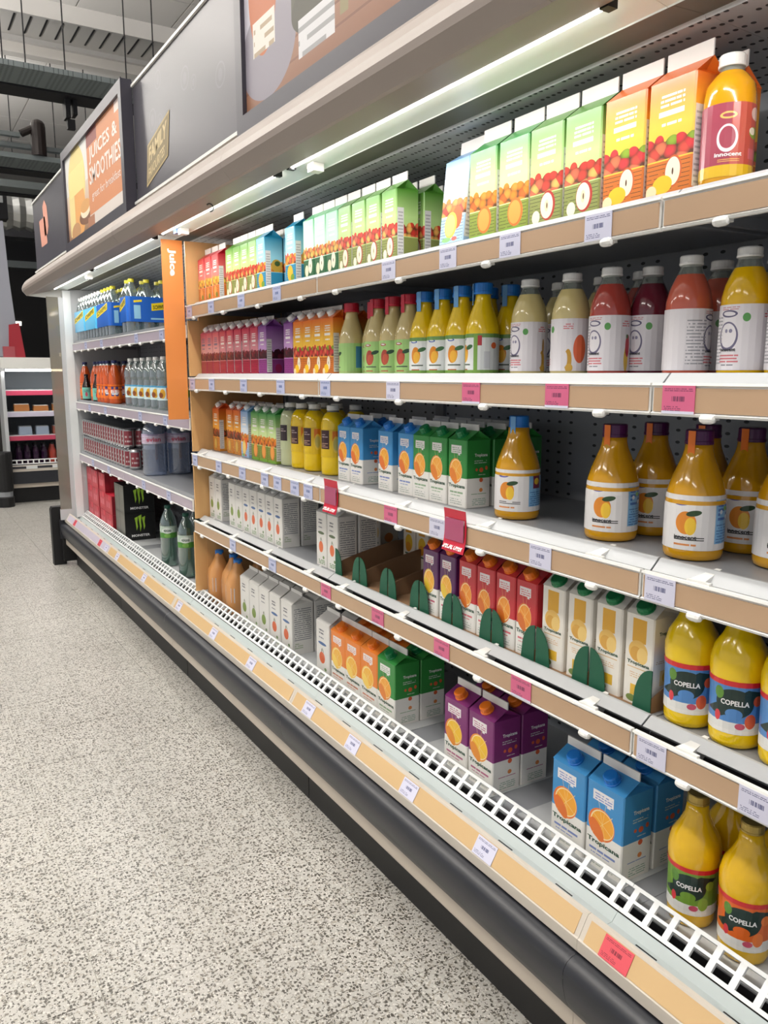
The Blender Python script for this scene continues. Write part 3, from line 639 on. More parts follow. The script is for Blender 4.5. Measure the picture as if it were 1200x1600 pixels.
# branded orange juice cartons
def trop(name, col, fruit, fruit2, ink, split=.44, dots='#e0653a'):
    a = Art(name, [(0, '#e9e6df'), (.1, '#edebe5')], .3, .3)
    a.r(0, 2, split, 1.3, col)
    F = split+.10
    a.e(.42, F, .38, .185, fruit2).e(.44, F+.006, .34, .165, '#f7dfae').e(.45, F+.008, .32, .150, fruit)
    for k in range(4): a.r(.45-.31, .45+.31, F+.005, F+.013, '#f6cf86', k*pi/4+.3)
    a.e(.30, F-.08, .22, .09, fruit2, .4)
    a.r(.15, .74, .80, .92, '#e9e4e4').r(.56, .66, .775, .81, '#e9e4e4').ln(.20, .70, .815, .905, 3, ink, .45, .40, 22)
    a.ln(.10, .85, .205, .240, 1, ink, .75, .35, 20).ln(.15, .70, .165, .185, 1, ink, .6, .4, 22).ln(.10, .80, .04, .14, 3, '#9aa59a', .35, .42, 22)
    a.e(1.62, .56, .085, .035, dots).e(1.42, .565, .05, .022, dots).e(1.84, .585, .055, .03, dots).e(1.62, .41, .08, .033, dots).e(1.62, .26, .075, .03, '#df8a4a')
    a.ln(1.32, 1.85, .66, .72, 2, '#c9cfc9', .4, .4, 20).ln(1.5, 1.8, .485, .50, 1, '#d8d8d0', .6, .4, 20).ln(1.2, 1.85, .20, .215, 1, ink, .7, .3, 20).ln(1.25, 1.85, .04, .15, 4, '#7fa58c', .35, .40, 16)
    return a.done()
trop('art_blue_oj', '#3f8fca', '#f3a72e', '#e5752a', '#7d8fc4'); trop('art_green_oj', '#2f8a3c', '#f2a63a', '#e5822a', '#8fae8a')
trop('art_orange_oj', '#e8822c', '#f1b53a', '#f5cf5c', '#d9886a'); trop('art_purple_oj', '#7d2a6e', '#f2c12c', '#e8902a', '#b86a8c')
trop('art_red_oj', '#c92f38', '#f0952c', '#d9702a', '#d9707a', .42); trop('art_plum_oj', '#5a1f5e', '#f0ae35', '#e8c23a', '#c9607a', .42)
def slim(name):
    a = Art(name, '#ece7dd', .3, .3)
    a.r(.24, .76, .70, .96, '#e2a92c').e(.48, .60, .36, .12, '#e9bd62').e(.40, .57, .22, .08, '#dba548').e(.64, .56, .2, .09, '#efcb7a').r(.10, .9, .405, .415, '#d8b27c').ln(.2, .8, .30, .37, 3, '#d9b58a', .4, .4, 20).r(.25, .75, .10, .22, '#e2b436').e(.3, .06, .2, .04, '#7a8c4a')
    a.r(1.3, 1.9, .25, .42, '#e9c98a').e(1.6, .34, .2, .07, '#e2a92c').ln(1.1, 1.9, .50, .54, 2, '#c9a57a', .4, .4, 14); return a.done()
slim('art_white_gold')
a = Art('art_yellow_slim', '#e9e0d0', .3, .3); a.r(.2, .75, .70, .98, '#e8a52c').e(.5, .52, .33, .15, '#f0c030').e(.45, .44, .25, .09, '#e89a2a').r(.15, .8, .30, .33, '#3a5a4a').e(1.45, .42, .25, .09, '#e8944a').r(1.2, 1.8, .76, .80, '#5a5f4a').done()
def basic(name, fruit, belt):
    a = Art(name, '#e3e1dc', .38, .2)
    a.ln(.22, .62, .79, .90, 2, '#6a6a70', .55, .38, 18).ln(.22, .6, .71, .75, 1, '#8a8a90', .6, .35, 20)
    if belt: a.e(.48, .62, .33, .028, belt)
    a.e(.46, .36, .23, .105, fruit).e(.40, .365, .12, .07, fruit).r(.40, .45, .46, .52, '#4a4a30', .3).e(.52, .50, .08, .015, '#5c7a3a', .5)
    a.ln(.2, .85, .04, .13, 3, '#7c9a6a', .6, .38, 9).e(.72, .17, .09, .03, '#6a8a52')
    a.ln(1.1, 1.9, .28, .93, 16, '#8a8c90', .40, .36, 14).ln(1.1, 1.5, .12, .24, 3, '#a9b59a', .5, .38, 10); return a.done()
basic('art_white_apple', '#7c9440', None); basic('art_white_orange', '#dc6a3e', '#4a6a9c'); basic('art_white_orange_green', '#e0703e', '#5a6a4a')

KO = dict(W=.074, dp=.070, hs=.176, g=.026, fin=.020)
KL = dict(W=.094, dp=.082, hs=.189, g=.030, fin=.026)
K2 = dict(W=.070, dp=.070, hs=.172, g=.026, fin=.012)
def ownc(art, K, cap=None): return carton('juice_carton', MATS[art], K['W'], K['dp'], K['hs'], K['g'], K['fin'], FIN if not cap else FING, cap, cr=.0125, caph=.014, capx=.52)
Z1, Z2, Z3, Z4, Z5 = 1.6608, 1.3613, 1.0363, .7373, .3558
TOP, SEC, THI, FOU, BAS = 'on the top juice shelf', 'on the second juice shelf', 'on the third juice shelf', 'on the fourth juice shelf', 'on the bottom juice deck'
row('red1', ownc('art_red_tropical', KO), 1.158, [3.375, 3.290, 3.205], Z1, 'red carton with yellow fruit', 'carton', TOP, 2, .075)
row('gap1', ownc('art_green_apple', KO), 1.158, [3.045, 2.968, 2.890, 2.813], Z1, 'small green apple juice carton', 'carton', TOP+' beside the red ones', 2, .075)
row('blt', ownc('art_blue_tropical', KO), 1.158, [2.736], Z1, 'turquoise tropical juice carton', 'carton', TOP+', side fully shown', 2, .075)
row('blt', None, 1.158, [2.490], Z1, 'turquoise tropical juice carton', 'carton', TOP+', left of the mint ones', 2, .075)
row('mint', ownc('art_mint_pear', KO), 1.158, [2.352, 2.274, 2.197], Z1, 'mint green pear juice carton', 'carton', TOP, 2, .075)
row('gap1', None, 1.158, [2.118, 2.036, 1.957, 1.873], Z1, 'green apple juice carton', 'carton', TOP+' right of the mint ones', 3, .086)
place('lean', ownc('art_blue_white_orange', KL), 1.158, 1.598, Z1+.0082, 'pale blue orange juice carton leaning backwards', 'carton', TOP, ry=.10)
row('gor', ownc('art_green_orange', KL), 1.158, [1.480, 1.376], Z1, 'green carton with orange fruit heap', 'carton', TOP, 2, .09)
row('gap2', ownc('art_green_apple', KL), 1.158, [1.277, 1.177], Z1, 'large green apple juice carton', 'carton', TOP, 2, .09)
row('oma', ownc('art_orange_mango', KL), 1.158, [1.075, .974], Z1, 'orange apple and mango carton', 'carton', TOP, 2, .09)
place('oma', None, 1.20, .745, Z1, 'orange mango carton right of the berry smoothie bottle', 'carton', TOP)
row('pink', ownc('art_pale_pink', K2, CAPW), 1.158, [3.378, 3.303, 3.226], Z2, 'pale pink berry juice carton', 'carton', SEC, 2, .075)
row('crim', ownc('art_crimson', K2, CAPW), 1.158, [3.147, 3.066, 2.984, 2.900, 2.820], Z2, 'crimson berry juice carton', 'carton', SEC, 2, .075)
row('purp', ownc('art_purple_grape', K2, CAPW), 1.158, [2.742], Z2, 'purple grape juice carton', 'carton', SEC+', left one of two', 2, .075)
row('purp', None, 1.158, [2.520], Z2, 'purple grape juice carton', 'carton', SEC+', right one of two', 2, .075)
row('oma2', ownc('art_orange_mango', K2, CAPW), 1.158, [2.443, 2.370, 2.300, 2.232], Z2, 'orange mango juice carton with white cap', 'carton', SEC, 2, .075)
K3 = dict(W=.074, dp=.070, hs=.182, g=.024, fin=.010)
row('suno', ownc('art_sunset_orange', K3, CAPW), 1.19, [3.350], Z3, 'sunset orange carton with pale label strip', 'carton', THI+' beside the wooden divider', 1)
row('suno', None, 1.20, [3.210, 3.127], Z3, 'sunset orange juice carton', 'carton', THI, 2, .075)
row('bwo', ownc('art_blue_white_orange', K3, CAPW), 1.19, [3.02], Z3, 'pale blue orange juice carton', 'carton', THI, 2, .075)
row('gor3', ownc('art_green_orange', K3, CAPW), 1.19, [2.912, 2.832, 2.752], Z3, 'green orange juice carton', 'carton', THI, 2, .075)
def tropc(art, K, cap, flip=False):
    return carton('juice_carton', MATS[art], K['W'], K['dp'], K['hs'], K['g'], K['fin'], FIN, cap,
                  [('f', 'Tropicana', .06, .94, .275, .345, 0), ('s', 'Tropicana', .33, .86, .745, .805, 1)], [TXT_G, TXT_W], cr=K.get('cr', .013), caph=K.get('ch', .014))
KT3 = dict(W=.076, dp=.076, hs=.168, g=.024, fin=.014, cr=.0145, ch=.016)
row('tb3', tropc('art_blue_oj', KT3, CAPB), 1.19, [2.192, 2.112], Z3, 'blue and white orange juice carton', 'carton', THI+', left pair', 2, .08)
row('tb3', None, 1.19, [1.945, 1.838], Z3, 'blue and white orange juice carton', 'carton', THI+', right pair', 3, .08)
row('tg3', tropc('art_green_oj', KT3, CAPG), 1.19, [1.762, 1.684, 1.600], Z3, 'green and white orange juice carton', 'carton', THI, 3, .085)
KT5 = dict(W=.098, dp=.086, hs=.186, g=.024, fin=.018, cr=.016, ch=.018)
row('to5', tropc('art_orange_oj', KT5, CAPO), 1.162, [2.190, 2.093, 1.993], Z5, 'orange and white citrus juice carton', 'carton', BAS, 2, .09)
row('tg5', tropc('art_green_oj', KT5, CAPG), 1.162, [1.893], Z5, 'large green and white juice carton', 'carton', BAS, 2, .09)
row('tp5', tropc('art_purple_oj', KT5, CAPO), 1.162, [1.552, 1.448], Z5, 'purple and white pineapple juice carton', 'carton', BAS, 2, .09)
row('tb5', tropc('art_blue_oj', KT5, CAPB), 1.162, [1.148, 1.044], Z5, 'large blue and white orange juice carton', 'carton', BAS, 2, .095)
KT4 = dict(W=.068, dp=.070, hs=.172, g=.026, fin=.004, cr=.0155, ch=.018)
row('tpl', tropc('art_plum_oj', KT4, CAPO), 1.172, [1.687, 1.610], Z4, 'slim plum purple juice carton', 'carton', FOU, 2, .075)
row('trd', tropc('art_red_oj', KT4, CAPO), 1.172, [1.527, 1.455, 1.382, 1.310], Z4, 'slim red and white juice carton', 'carton', FOU, 2, .075)
slimc = carton('juice_carton', MATS['art_white_gold'], .068, .072, .178, .026, .003, FIN, CAPG, [('f', 'Tropicana', .12, .90, .435, .485, 0), ('s', 'Tropicana', .2, .75, .80, .85, 0)], [TXT_G], cr=.0165, caph=.013)
row('slim', slimc, 1.172, [1.224, 1.146, 1.067, .990], Z4, 'slim white and gold carton with green cap', 'carton', FOU, 2, .077)
ysl = carton('juice_carton', MATS['art_yellow_slim'], .068, .072, .178, .026, .003, FIN, CAPG)
row('ysl', ysl, 1.385, [2.40, 2.325], Z4, 'slim yellow carton at the shelf back', 'carton', FOU+', left pair', 1)
row('ysl', None, 1.385, [2.115, 2.04], Z4, 'slim yellow carton at the shelf back', 'carton', FOU+', right pair', 1)
KW = dict(W=.072, dp=.072, hs=.180, g=.022, fin=.010)
def wc(art, K): return carton('juice_carton', MATS[art], K['W'], K['dp'], K['hs'], K['g'], K['fin'], FIN, CAPW if K is KW else None, cr=.010, caph=.008, capx=.6)
row('wa', wc('art_white_apple', KW), 1.172, [3.378, 3.300], Z4, 'plain white apple juice carton', 'carton', FOU+' by the divider', 2, .078)
row('wa', None, 1.172, [3.135, 3.058], Z4, 'plain white apple juice carton', 'carton', FOU+' after the gap', 2, .078)
row('wo', wc('art_white_orange', KW), 1.172, [2.980, 2.902, 2.824, 2.746, 2.668], Z4, 'plain white orange juice carton', 'carton', FOU, 2, .078)
row('wog', wc('art_white_orange_green', KW), 1.172, [2.318, 2.240], Z4, 'white orange carton with green print', 'carton', FOU, 2, .078)
KW5 = dict(W=.094, dp=.088, hs=.190, g=.028, fin=.012)
row('wa5', wc('art_white_apple', KW5), 1.162, [2.998, 2.898, 2.798], Z5, 'large white apple juice carton', 'carton', BAS, 2, .092)
row('wo5', wc('art_white_orange', KW5), 1.162, [2.696, 2.590], Z5, 'large white orange juice carton', 'carton', BAS+', left group', 2, .092)
row('wo5', None, 1.162, [2.300], Z5, 'large white orange juice carton', 'carton', BAS+' beside the orange ones', 2, .092)
# cardboard shelf trays with green leaf-shaped front corners
ct = [2.205, 2.048, 1.885, 1.725, 1.575, 1.4185, 1.2665, 1.1065, .945]
def tray(W):
    def f():
        t = thing('cardboard_tray'); q = MB(); q.box((1.168, -W/2, 0), (1.50, W/2, .0012)); q.build('tray_base', CARD, t)
        for s in (-1, 1):
            q = MB(); y = s*(W/2-.0012)
            n = 12; pts = [(1.166+.334*k/n, .030+.055*min(1, (k/n*1.5))**.7) for k in range(n+1)]
            for k in range(n):
                (xa, za), (xb, zb) = pts[k], pts[k+1]
                for yy, fl in ((y-.0006, 0), (y+.0006, 1)):
                    p = [(xa,yy,.001),(xb,yy,.001),(xb,yy,zb),(xa,yy,za)]; q.face(p if not fl else p[::-1])
                q.face([(xa,y-.0006,za),(xb,y-.0006,zb),(xb,y+.0006,zb),(xa,y+.0006,za)])
            q.build('tray_side', CARD, t)
            q = MB(); n = 10; prev = None; yi = s*(W/2-.044)
            for k in range(n+1):
                a_ = k/n; yy = y+(yi-y)*a_; zz = .004+.080*(max(0, 1-a_**2.2))**.5
                if prev: q.face([(1.1645,prev[0],.001),(1.1645,yy,.001),(1.1645,yy,zz),(1.1645,prev[0],prev[1])]); q.face([(1.1665,yy,.001),(1.1665,prev[0],.001),(1.1665,prev[0],prev[1]),(1.1665,yy,zz)]); q.face([(1.1645,prev[0],prev[1]),(1.1645,yy,zz),(1.1665,yy,zz),(1.1665,prev[0],prev[1])])
                prev = (yy, zz)
            q.build('green_front_corner', CARDG, t)
        return t
    return f
cl = ['empty cardboard tray with green corners, right of the white cartons', 'second empty cardboard tray with green corners on the fourth shelf', 'third empty cardboard tray, left of the plum cartons', 'cardboard tray with green corners holding the plum cartons',
      'cardboard tray with green corners holding left pair of red cartons', 'cardboard tray with green corners holding right pair of red cartons', 'cardboard tray with green corners under the left gold cartons', 'cardboard tray with green corners under the right gold cartons']
for i in range(8):
    o = tray(ct[i]-ct[i+1]-.003)() ; o.location = (-.002, (ct[i]+ct[i+1])/2, Z4-.0013); tag(o, cl[i], 'tray', 'green-cornered trays on the fourth shelf')

# ---- bottles
def glossy(name, col): return mat(name, col, .14, coat=.6)
LIQ = {k: glossy('liquid_'+k, c) for k, c in dict(cream='#d9c88a', red='#b0463c', yellow='#e8b80c', dark='#6a2030', pink='#c8604a', orange='#dfa01c', pale='#cfbd84', oj='#f2cc0a', mango='#d69c12', milk='#cf8f52', cloudy='#c2c9a0').items()}
NECK = clear('neck_plastic', '#aeb8b0', .16, solid=.45)
def bottle(name, prof, mats, labels, cap, capm, seal=None, n=24, texts=()):
    """prof (r,z); mats per segment; labels [(z0,z1,material)] wrap the body; cap (z0,r,h)"""
    def rad(z):
        for (r0, a), (r1, b) in zip(prof, prof[1:]):
            if a <= z <= b and b > a: return r0+(r1-r0)*(z-a)/(b-a)
        return prof[0][0]
    def f():
        t = thing(name); ms = []; idx = []
        for m in mats:
            if m not in ms: ms.append(m)
            idx.append(ms.index(m))
        q = MB(); q.lathe(prof, n, mats=idx); q.build('bottle_body', ms, t, weld=True)
        for (z0, z1, m) in labels:
            q = MB(); zs = [z0+(z1-z0)*k/4 for k in range(5)]; q.lathe([(rad(z)+.0006, z) for z in zs], n, 0, caps=False)
            inks = []
            for txt, u0, u1, v0, v1, ink in texts:
                inks.append(ink); R = rad((z0+z1)/2)+.0012
                def fn(u, v): th = (u-.5)*2*pi; rr = rad(z0+v*(z1-z0))+.0012; return (-rr*math.cos(th), -rr*math.sin(th), z0+v*(z1-z0))
                q.text(txt, fn, u0, u1, v0, v1, len(inks), .03)
            q.build('label', [m]+inks, t)
        z0, r, h = cap; q = MB(); q.lathe([(r*1.0, z0), (r*1.04, z0+.001), (r*1.04, z0+h*.22), (r, z0+h*.25), (r, z0+h-.002), (r*.92, z0+h)], n, 0); q.build('cap', capm, t)
        if seal:
            m, u, zl = seal; th = (u-.5)*2*pi; q = MB(); R = r*1.06
            pts = []
            for du in (-.007, .007): pts.append((-math.cos(th)*R-math.sin(th)*-du, -math.sin(th)*R+math.cos(th)*-du))
            q.face([(pts[0][0],pts[0][1],z0-zl),(pts[1][0],pts[1][1],z0-zl),(pts[1][0],pts[1][1],z0+h*.95),(pts[0][0],pts[0][1],z0+h*.95)]); q.build('seal_strip', m, t)
        return t
    return f
# smoothie bottles: white label with a haloed round face
def inno(name, fruit):
    a = Art(name, '#e6e2e6', .4, .2)
    U = .49; a.e(U, .52, .070, .22, '#6f6a86').e(U, .53, .058, .185, '#e6e2e6').e(U+.02, .60, .012, .03, '#8a86a0').e(U-.012, .60, .010, .03, '#8a86a0')
    a.e(U, .86, .060, .055, '#5f5a78', .25).e(U, .86, .046, .032, '#e6e2e6', .25)
    a.ln(U-.06, U+.07, .92, .98, 2, '#c98a90', .45, .4, 60).ln(U-.06, U+.08, .12, .26, 3, '#d2757c', .5, .35, 60).ln(U-.04, U+.05, .07, .10, 1, '#7a7a84', .6, .35, 60)
    a.e(U+.115, .80, .024, .065, '#5aa052'); a.ln(.72, .80, .80, .92, 3, '#d2757c', .5, .38, 60)
    for c in fruit: a.e(*c) if len(c) < 8 else a.r(*c[:6])
    a.ln(.30, .44, .1, .85, 14, '#a0a0a6', .4, .38, 50); return a.done()
BAN = [(.765,.20,.030,.22,'#c99a35'), (.745,.22,.016,.14,'#e6e2e6'), (.775,.06,.03,.08,'#d8ab42')]
inno('art_smooth_banana', BAN+[(.775,.5,.012,.16,'#b58a4a')])
inno('art_smooth_mango', BAN+[(.86,.42,.055,.27,'#e0663c')]); inno('art_smooth_straw', [(.770,.22,.025,.24,'#dcb53a'), (.785,.45,.028,.20,'#b8283a'), (.775,.62,.012,.04,'#3d6a34')])
inno('art_smooth_berry', [(.76,.20,.035,.20,'#dcc24a'), (.80,.48,.05,.26,'#b0283c'), (.76,.66,.03,.08,'#a02434')]); inno('art_smooth_yellow', [(.77,.22,.018,.22,'#dba32c'), (.765,.42,.02,.12,'#a9c23c')])
SP = [(.030,0),(.0385,.003),(.0395,.008),(.0395,.112),(.0385,.128),(.0345,.146),(.029,.160),(.0225,.173),(.0185,.182),(.0175,.190)]
def smoothie(liq, art):
    return bottle('smoothie_bottle', SP, [liq]*7+[NECK, NECK], [(.010, .114, MATS[art])], (.189, .0195, .016), CAPW, texts=[('innocent', .44, .55, .29, .34, TXT_K)])
wh = SEC
for i, (k, liq, art, y, d) in enumerate([('ib1','cream','art_smooth_banana',1.365,'cream smoothie bottle with banana label'), ('ib2','cream','art_smooth_mango',1.238,'cream smoothie bottle with orange speech blob'), ('ib3','red','art_smooth_straw',1.132,'red smoothie bottle with strawberry label'),
        ('ib5','pink','art_smooth_banana',.951,'coral smoothie bottle showing its back label'), ('ib6','yellow','art_smooth_yellow',.839,'bright yellow smoothie bottle')]):
    place(k, smoothie(LIQ[liq], art), 1.205, y, Z2, d, 'bottle', wh, rz=[0,-.95,0,1.9,0][i])
    place(k, None, 1.205, y+.012, Z2, d, 'bottle', wh, rank=1, dx=.10)
place('ib4', smoothie(LIQ['dark'], 'art_smooth_berry'), 1.265, 1.085, Z2, 'dark berry smoothie bottle with cherries label', 'bottle', wh)
place('ib6', None, 1.205, .752, Z2, 'yellow smoothie bottle cut by the right frame edge', 'bottle', wh)
# top shelf bottle
a = Art('art_berry_smooth', '#c2574a', .3, .3); a.r(.0, .62, .0, 1, '#a8485a').r(0, 1, 0, .16, '#e2b92c').e(.60, .52, .062, .19, '#e9e2e6').e(.60, .53, .048, .15, '#a8485a').e(.60, .83, .05, .05, '#e9c06a').e(.60, .83, .035, .025, '#a8485a').ln(.55, .68, .20, .25, 2, '#e2b05a', .4, .3, 40)
a.e(.80, .86, .05, .09, '#e8c9c0').e(.79, .60, .05, .08, '#8aa83a').e(.77, .62, .03, .05, '#efe6d0').r(.74, .86, .24, .38, '#cf6a72').done()
place('topb', bottle('smoothie_bottle', [(.032,0),(.039,.003),(.0405,.010),(.0405,.120),(.0395,.140),(.037,.157),(.028,.170),(.0195,.178),(.0185,.186)], [LIQ['orange']]*7+[NECK], [(.014, .124, MATS['art_berry_smooth'])], (.185, .0205, .019), CAPW, texts=[('innocent', .53, .69, .27, .325, TXT_W)]), 1.194, .888, Z1, 'orange smoothie bottle with purple and coral label', 'bottle', TOP)
# carafe-shaped bottles
CP = [(.034,0),(.0385,.003),(.0395,.010),(.0395,.095),(.0375,.112),(.033,.130),(.0265,.150),(.021,.166),(.0185,.178),(.018,.190)]
def bigp(k): return [(r*1.36, z*1.14) for r, z in CP]
def caraf(name, bg, edge, fr, leaf, side):
    a = Art(name, bg, .35, .25)
    a.e(.545, .50, .095, .56, '#e6e8e6') if edge else None
    a.e(.555, .50, .055, .23, fr).e(.565, .44, .04, .16, side).e(.625, .66, .038, .07, leaf, .4).e(.53, .88, .045, .04, '#b03040' if not edge else '#3a5ab0', .3).e(.53, .885, .03, .02, '#e6e8e6', .3)
    a.ln(.49, .64, .20, .25, 1, '#4a5a4a', .7, .35, 60).ln(.49, .60, .08, .12, 1, '#b04a3a', .7, .3, 60); return a
caraf('art_carafe_apple', '#a3cc7c', False, '#a8402f', '#23482c', '#c2583c').r(.86, .95, .2, .9, '#3f7fb0').done()
caraf('art_carafe_orange', '#dfe3e2', True, '#e08a1c', '#3a6a3a', '#f0b53a').r(0, 1, .90, 1, '#6f9a52').r(0, 1, 0, .08, '#7ba648').r(.68, .72, .0, 1, '#7ba648').r(.72, .76, .7, .95, '#b8323a').r(.78, .84, .12, .55, '#c9ccd0').e(.88, .70, .03, .08, '#e0662c').done()
carA = bottle('juice_carafe', CP, [LIQ['pale']]*9, [(.004, .094, MATS['art_carafe_apple'])], (.186, .0225, .026), CAPR, (CAPR, .52, .022))
carO = bottle('juice_carafe', CP, [LIQ['oj']]*9, [(.006, .096, MATS['art_carafe_orange'])], (.186, .0225, .026), CAPB, (mat('light_blue_seal', '#6fa8dc', .4), .54, .024))
for i, y in enumerate([2.152, 2.080, 1.998, 1.916, 1.836]): place('cA', carA, 1.20 if i != 1 else 1.239, y, Z2, 'cloudy apple carafe with red cap', 'bottle', SEC, i, 5, rz=[-.9, 0, 0, 0, 0][i], group='red-capped carafes on the second shelf')
for i, y in enumerate([1.763, 1.683, 1.603, 1.522]): place('cO', carO, 1.20, y, Z2, 'yellow orange juice carafe with blue cap', 'bottle', SEC, i, 4, rz=[0,0,0,-.75][i], group='blue-capped carafes on the second shelf')
for i, y in enumerate([1.763, 1.683, 1.603, 1.522]): place('cO', carO, 1.20, y, Z2, 'yellow orange juice carafe with blue cap', 'bottle', SEC, i, 4, rank=1, dx=.083, group='blue-capped carafes on the second shelf')
def bigart(name, red):
    a = Art(name, '#e4e2e2', .35, .25)
    a.e(.56, .50, .055, .21, '#e08a2c').e(.585, .44, .03, .16, '#f0c53a').e(.60, .68, .035, .06, '#2c4a2a', .4).ln(.50, .66, .18, .26, 2, '#4a4a4a', .5, .35, 60).ln(.50, .62, .08, .13, 1, '#d98a4a', .7, .3, 50).e(.53, .86, .045, .05, '#4a4aa0', .3).e(.53, .865, .03, .022, '#e4e2e2', .3)
    a.r(.72, .86, .12, .92, '#7fb3dc').ln(.73, .85, .14, .50, 7, '#4a78b0', .45, .35, 60)
    if red: a.r(.755, .83, .55, .86, '#7a2a4a').e(.79, .72, .025, .08, '#e8c23a')
    else: a.ln(.735, .85, .55, .88, 4, '#3f6ab0', .6, .4, 30).e(.76, .70, .012, .04, '#e6e9ee').e(.82, .60, .012, .04, '#e6e9ee').e(.80, .76, .02, .04, '#8fc46a')
    return a.done()
bigart('art_big_orange', True); bigart('art_big_mango', False)
BP = [(r*1.32, z*1.10) for r, z in CP]
bO = bottle('juice_carafe', BP, [LIQ['mango']]*9, [(.020, .115, MATS['art_big_orange'])], (.205, .0225, .030), CAPB, (mat('light_blue_seal', '#6fa8dc', .4), .54, .026), n=28)
bM = bottle('juice_carafe', BP, [LIQ['mango']]*9, [(.020, .118, MATS['art_big_mango'])], (.205, .0240, .026), CAPP, (CAPO, .52, .030), n=28, texts=[('innocent', .50, .62, .20, .27, TXT_K)])
place('bO', bO, 1.225, 1.412, Z3, 'large blue-capped orange juice bottle standing alone', 'bottle', THI)
place('bM', bM, 1.23, 1.128, Z3, 'large purple-capped mango juice bottle in front, left', 'bottle', THI)
place('bM', bM, 1.23, .930, Z3, 'large purple-capped mango juice bottle in front, right', 'bottle', THI)
for x, y, d in ((1.345, 1.122, 'purple-capped mango bottle behind the left front one'), (1.375, 1.020, 'purple-capped mango bottle seen in the gap between the front ones'), (1.36, .915, 'purple-capped mango bottle behind the right front one'), (1.30, .795, 'purple-capped mango bottle at the right frame edge'), (1.455, .835, 'purple-capped mango bottle deepest on the right')):
    place('bM', bM, x, y, Z3, d, 'bottle', THI)
# straight bottles with dark brown labels
a = Art('art_pressed', '#e0bc10', .3, .3); a.r(.47, .62, .30, .98, '#3c1a20').ln(.49, .60, .72, .88, 2, '#b5a0a0', .45, .4, 60).ln(.49, .60, .36, .55, 3, '#c09a80', .4, .35, 60).r(.66, .80, .60, .95, '#e07a1c').e(.71, .46, .05, .30, '#e8c64a').e(.71, .46, .035, .22, '#c9c06a').r(.84, .99, .6, .98, '#3c1a20').done()
a = Art('art_pressed_clear', '#b9c29a', .3, .3); a.r(.47, .62, .35, .98, '#2c1a20').ln(.49, .60, .72, .88, 2, '#b5a0a0', .45, .4, 60).r(.84, .99, .6, .98, '#2c1a20').done()
PP = [(.034,0),(.0395,.003),(.0405,.010),(.0405,.150),(.040,.165),(.036,.185),(.028,.199),(.020,.206),(.0185,.214)]
pY = bottle('juice_bottle', PP, [LIQ['oj']]*7+[NECK], [(.060, .150, MATS['art_pressed'])], (.212, .0205, .016), OFFW)
pC = bottle('juice_bottle', PP, [LIQ['cloudy']]*6+[NECK]*2, [(.060, .150, MATS['art_pressed_clear'])], (.212, .0205, .016), OFFW)
for r in (0, 1): place('pC', pC, 1.235, 2.672, Z3, 'pale cloudy juice bottle with dark square label', 'bottle', THI, rank=r)
for r in (0, 1):
    for i, y in enumerate([2.580, 2.478, 2.345]): place('pY', pY, 1.235, y, Z3, 'yellow juice bottle with dark brown square label', 'bottle', THI, i, 3, rank=r, group='brown-labelled yellow bottles on the third shelf')
# squat bottles with diamond labels
def cop(name, low, fr):
    a = Art(name, '#e2e2de', .35, .3); a.r(0, 1, .22, .90, low); a.r(0, 1, .90, 1.0, '#d2262c')
    a.e(.60, .58, .115, .27, '#16302a').r(.53, .67, .30, .86, '#16302a', .5).e(.60, .38, .05, .10, low).e(.70, .26, .035, .14, fr).e(.505, .74, .03, .12, '#5a8a30').e(.74, .64, .03, .10, fr).r(0, 1, 0, .08, '#e9e7e2').e(.50, .30, .02, .10, '#d23a44').e(.64, .16, .03, .06, '#c9506a'); return a.done()
cop('art_cop_blue', '#4f86c4', '#d9562a'); cop('art_cop_green', '#6f9a32', '#8aae3a'); cop('art_cop_orange', '#e0661c', '#ec7a2c')
QP = [(.036,0),(.0415,.004),(.0430,.012),(.0435,.040),(.0445,.105),(.0475,.130),(.0475,.150),(.0420,.172),(.0300,.192),(.0215,.212),(.0185,.235)]
def copb(art, liq): return bottle('juice_bottle', QP, [liq]*10, [(.028, .122, MATS[art])], (.232, .0195, .018), CAPGOLD, n=26, texts=[('COPELLA', .52, .685, .54, .64, TXT_W)])
for i, (y, x) in enumerate([(.893, 1.20), (.797, 1.20), (.701, 1.20)]): place('cb', copb('art_cop_blue', LIQ['oj']), x, y, Z4, 'yellow juice bottle with blue diamond-logo label', 'bottle', FOU, i, 3, rz=-.12, group='blue-labelled bottles on the fourth shelf')
place('cg', copb('art_cop_green', LIQ['yellow']), 1.205, .862, Z5, 'gold-capped juice bottle with green diamond-logo label', 'bottle', BAS, rz=-.15)
place('co', copb('art_cop_orange', LIQ['yellow']), 1.205, .752, Z5, 'gold-capped juice bottle with orange diamond-logo label', 'bottle', BAS, rz=-.15)
place('cg', None, 1.31, .86, Z5, 'gold-capped green-labelled juice bottle, second deep', 'bottle', BAS); place('co', None, 1.31, .752, Z5, 'gold-capped orange-labelled juice bottle, second deep', 'bottle', BAS)
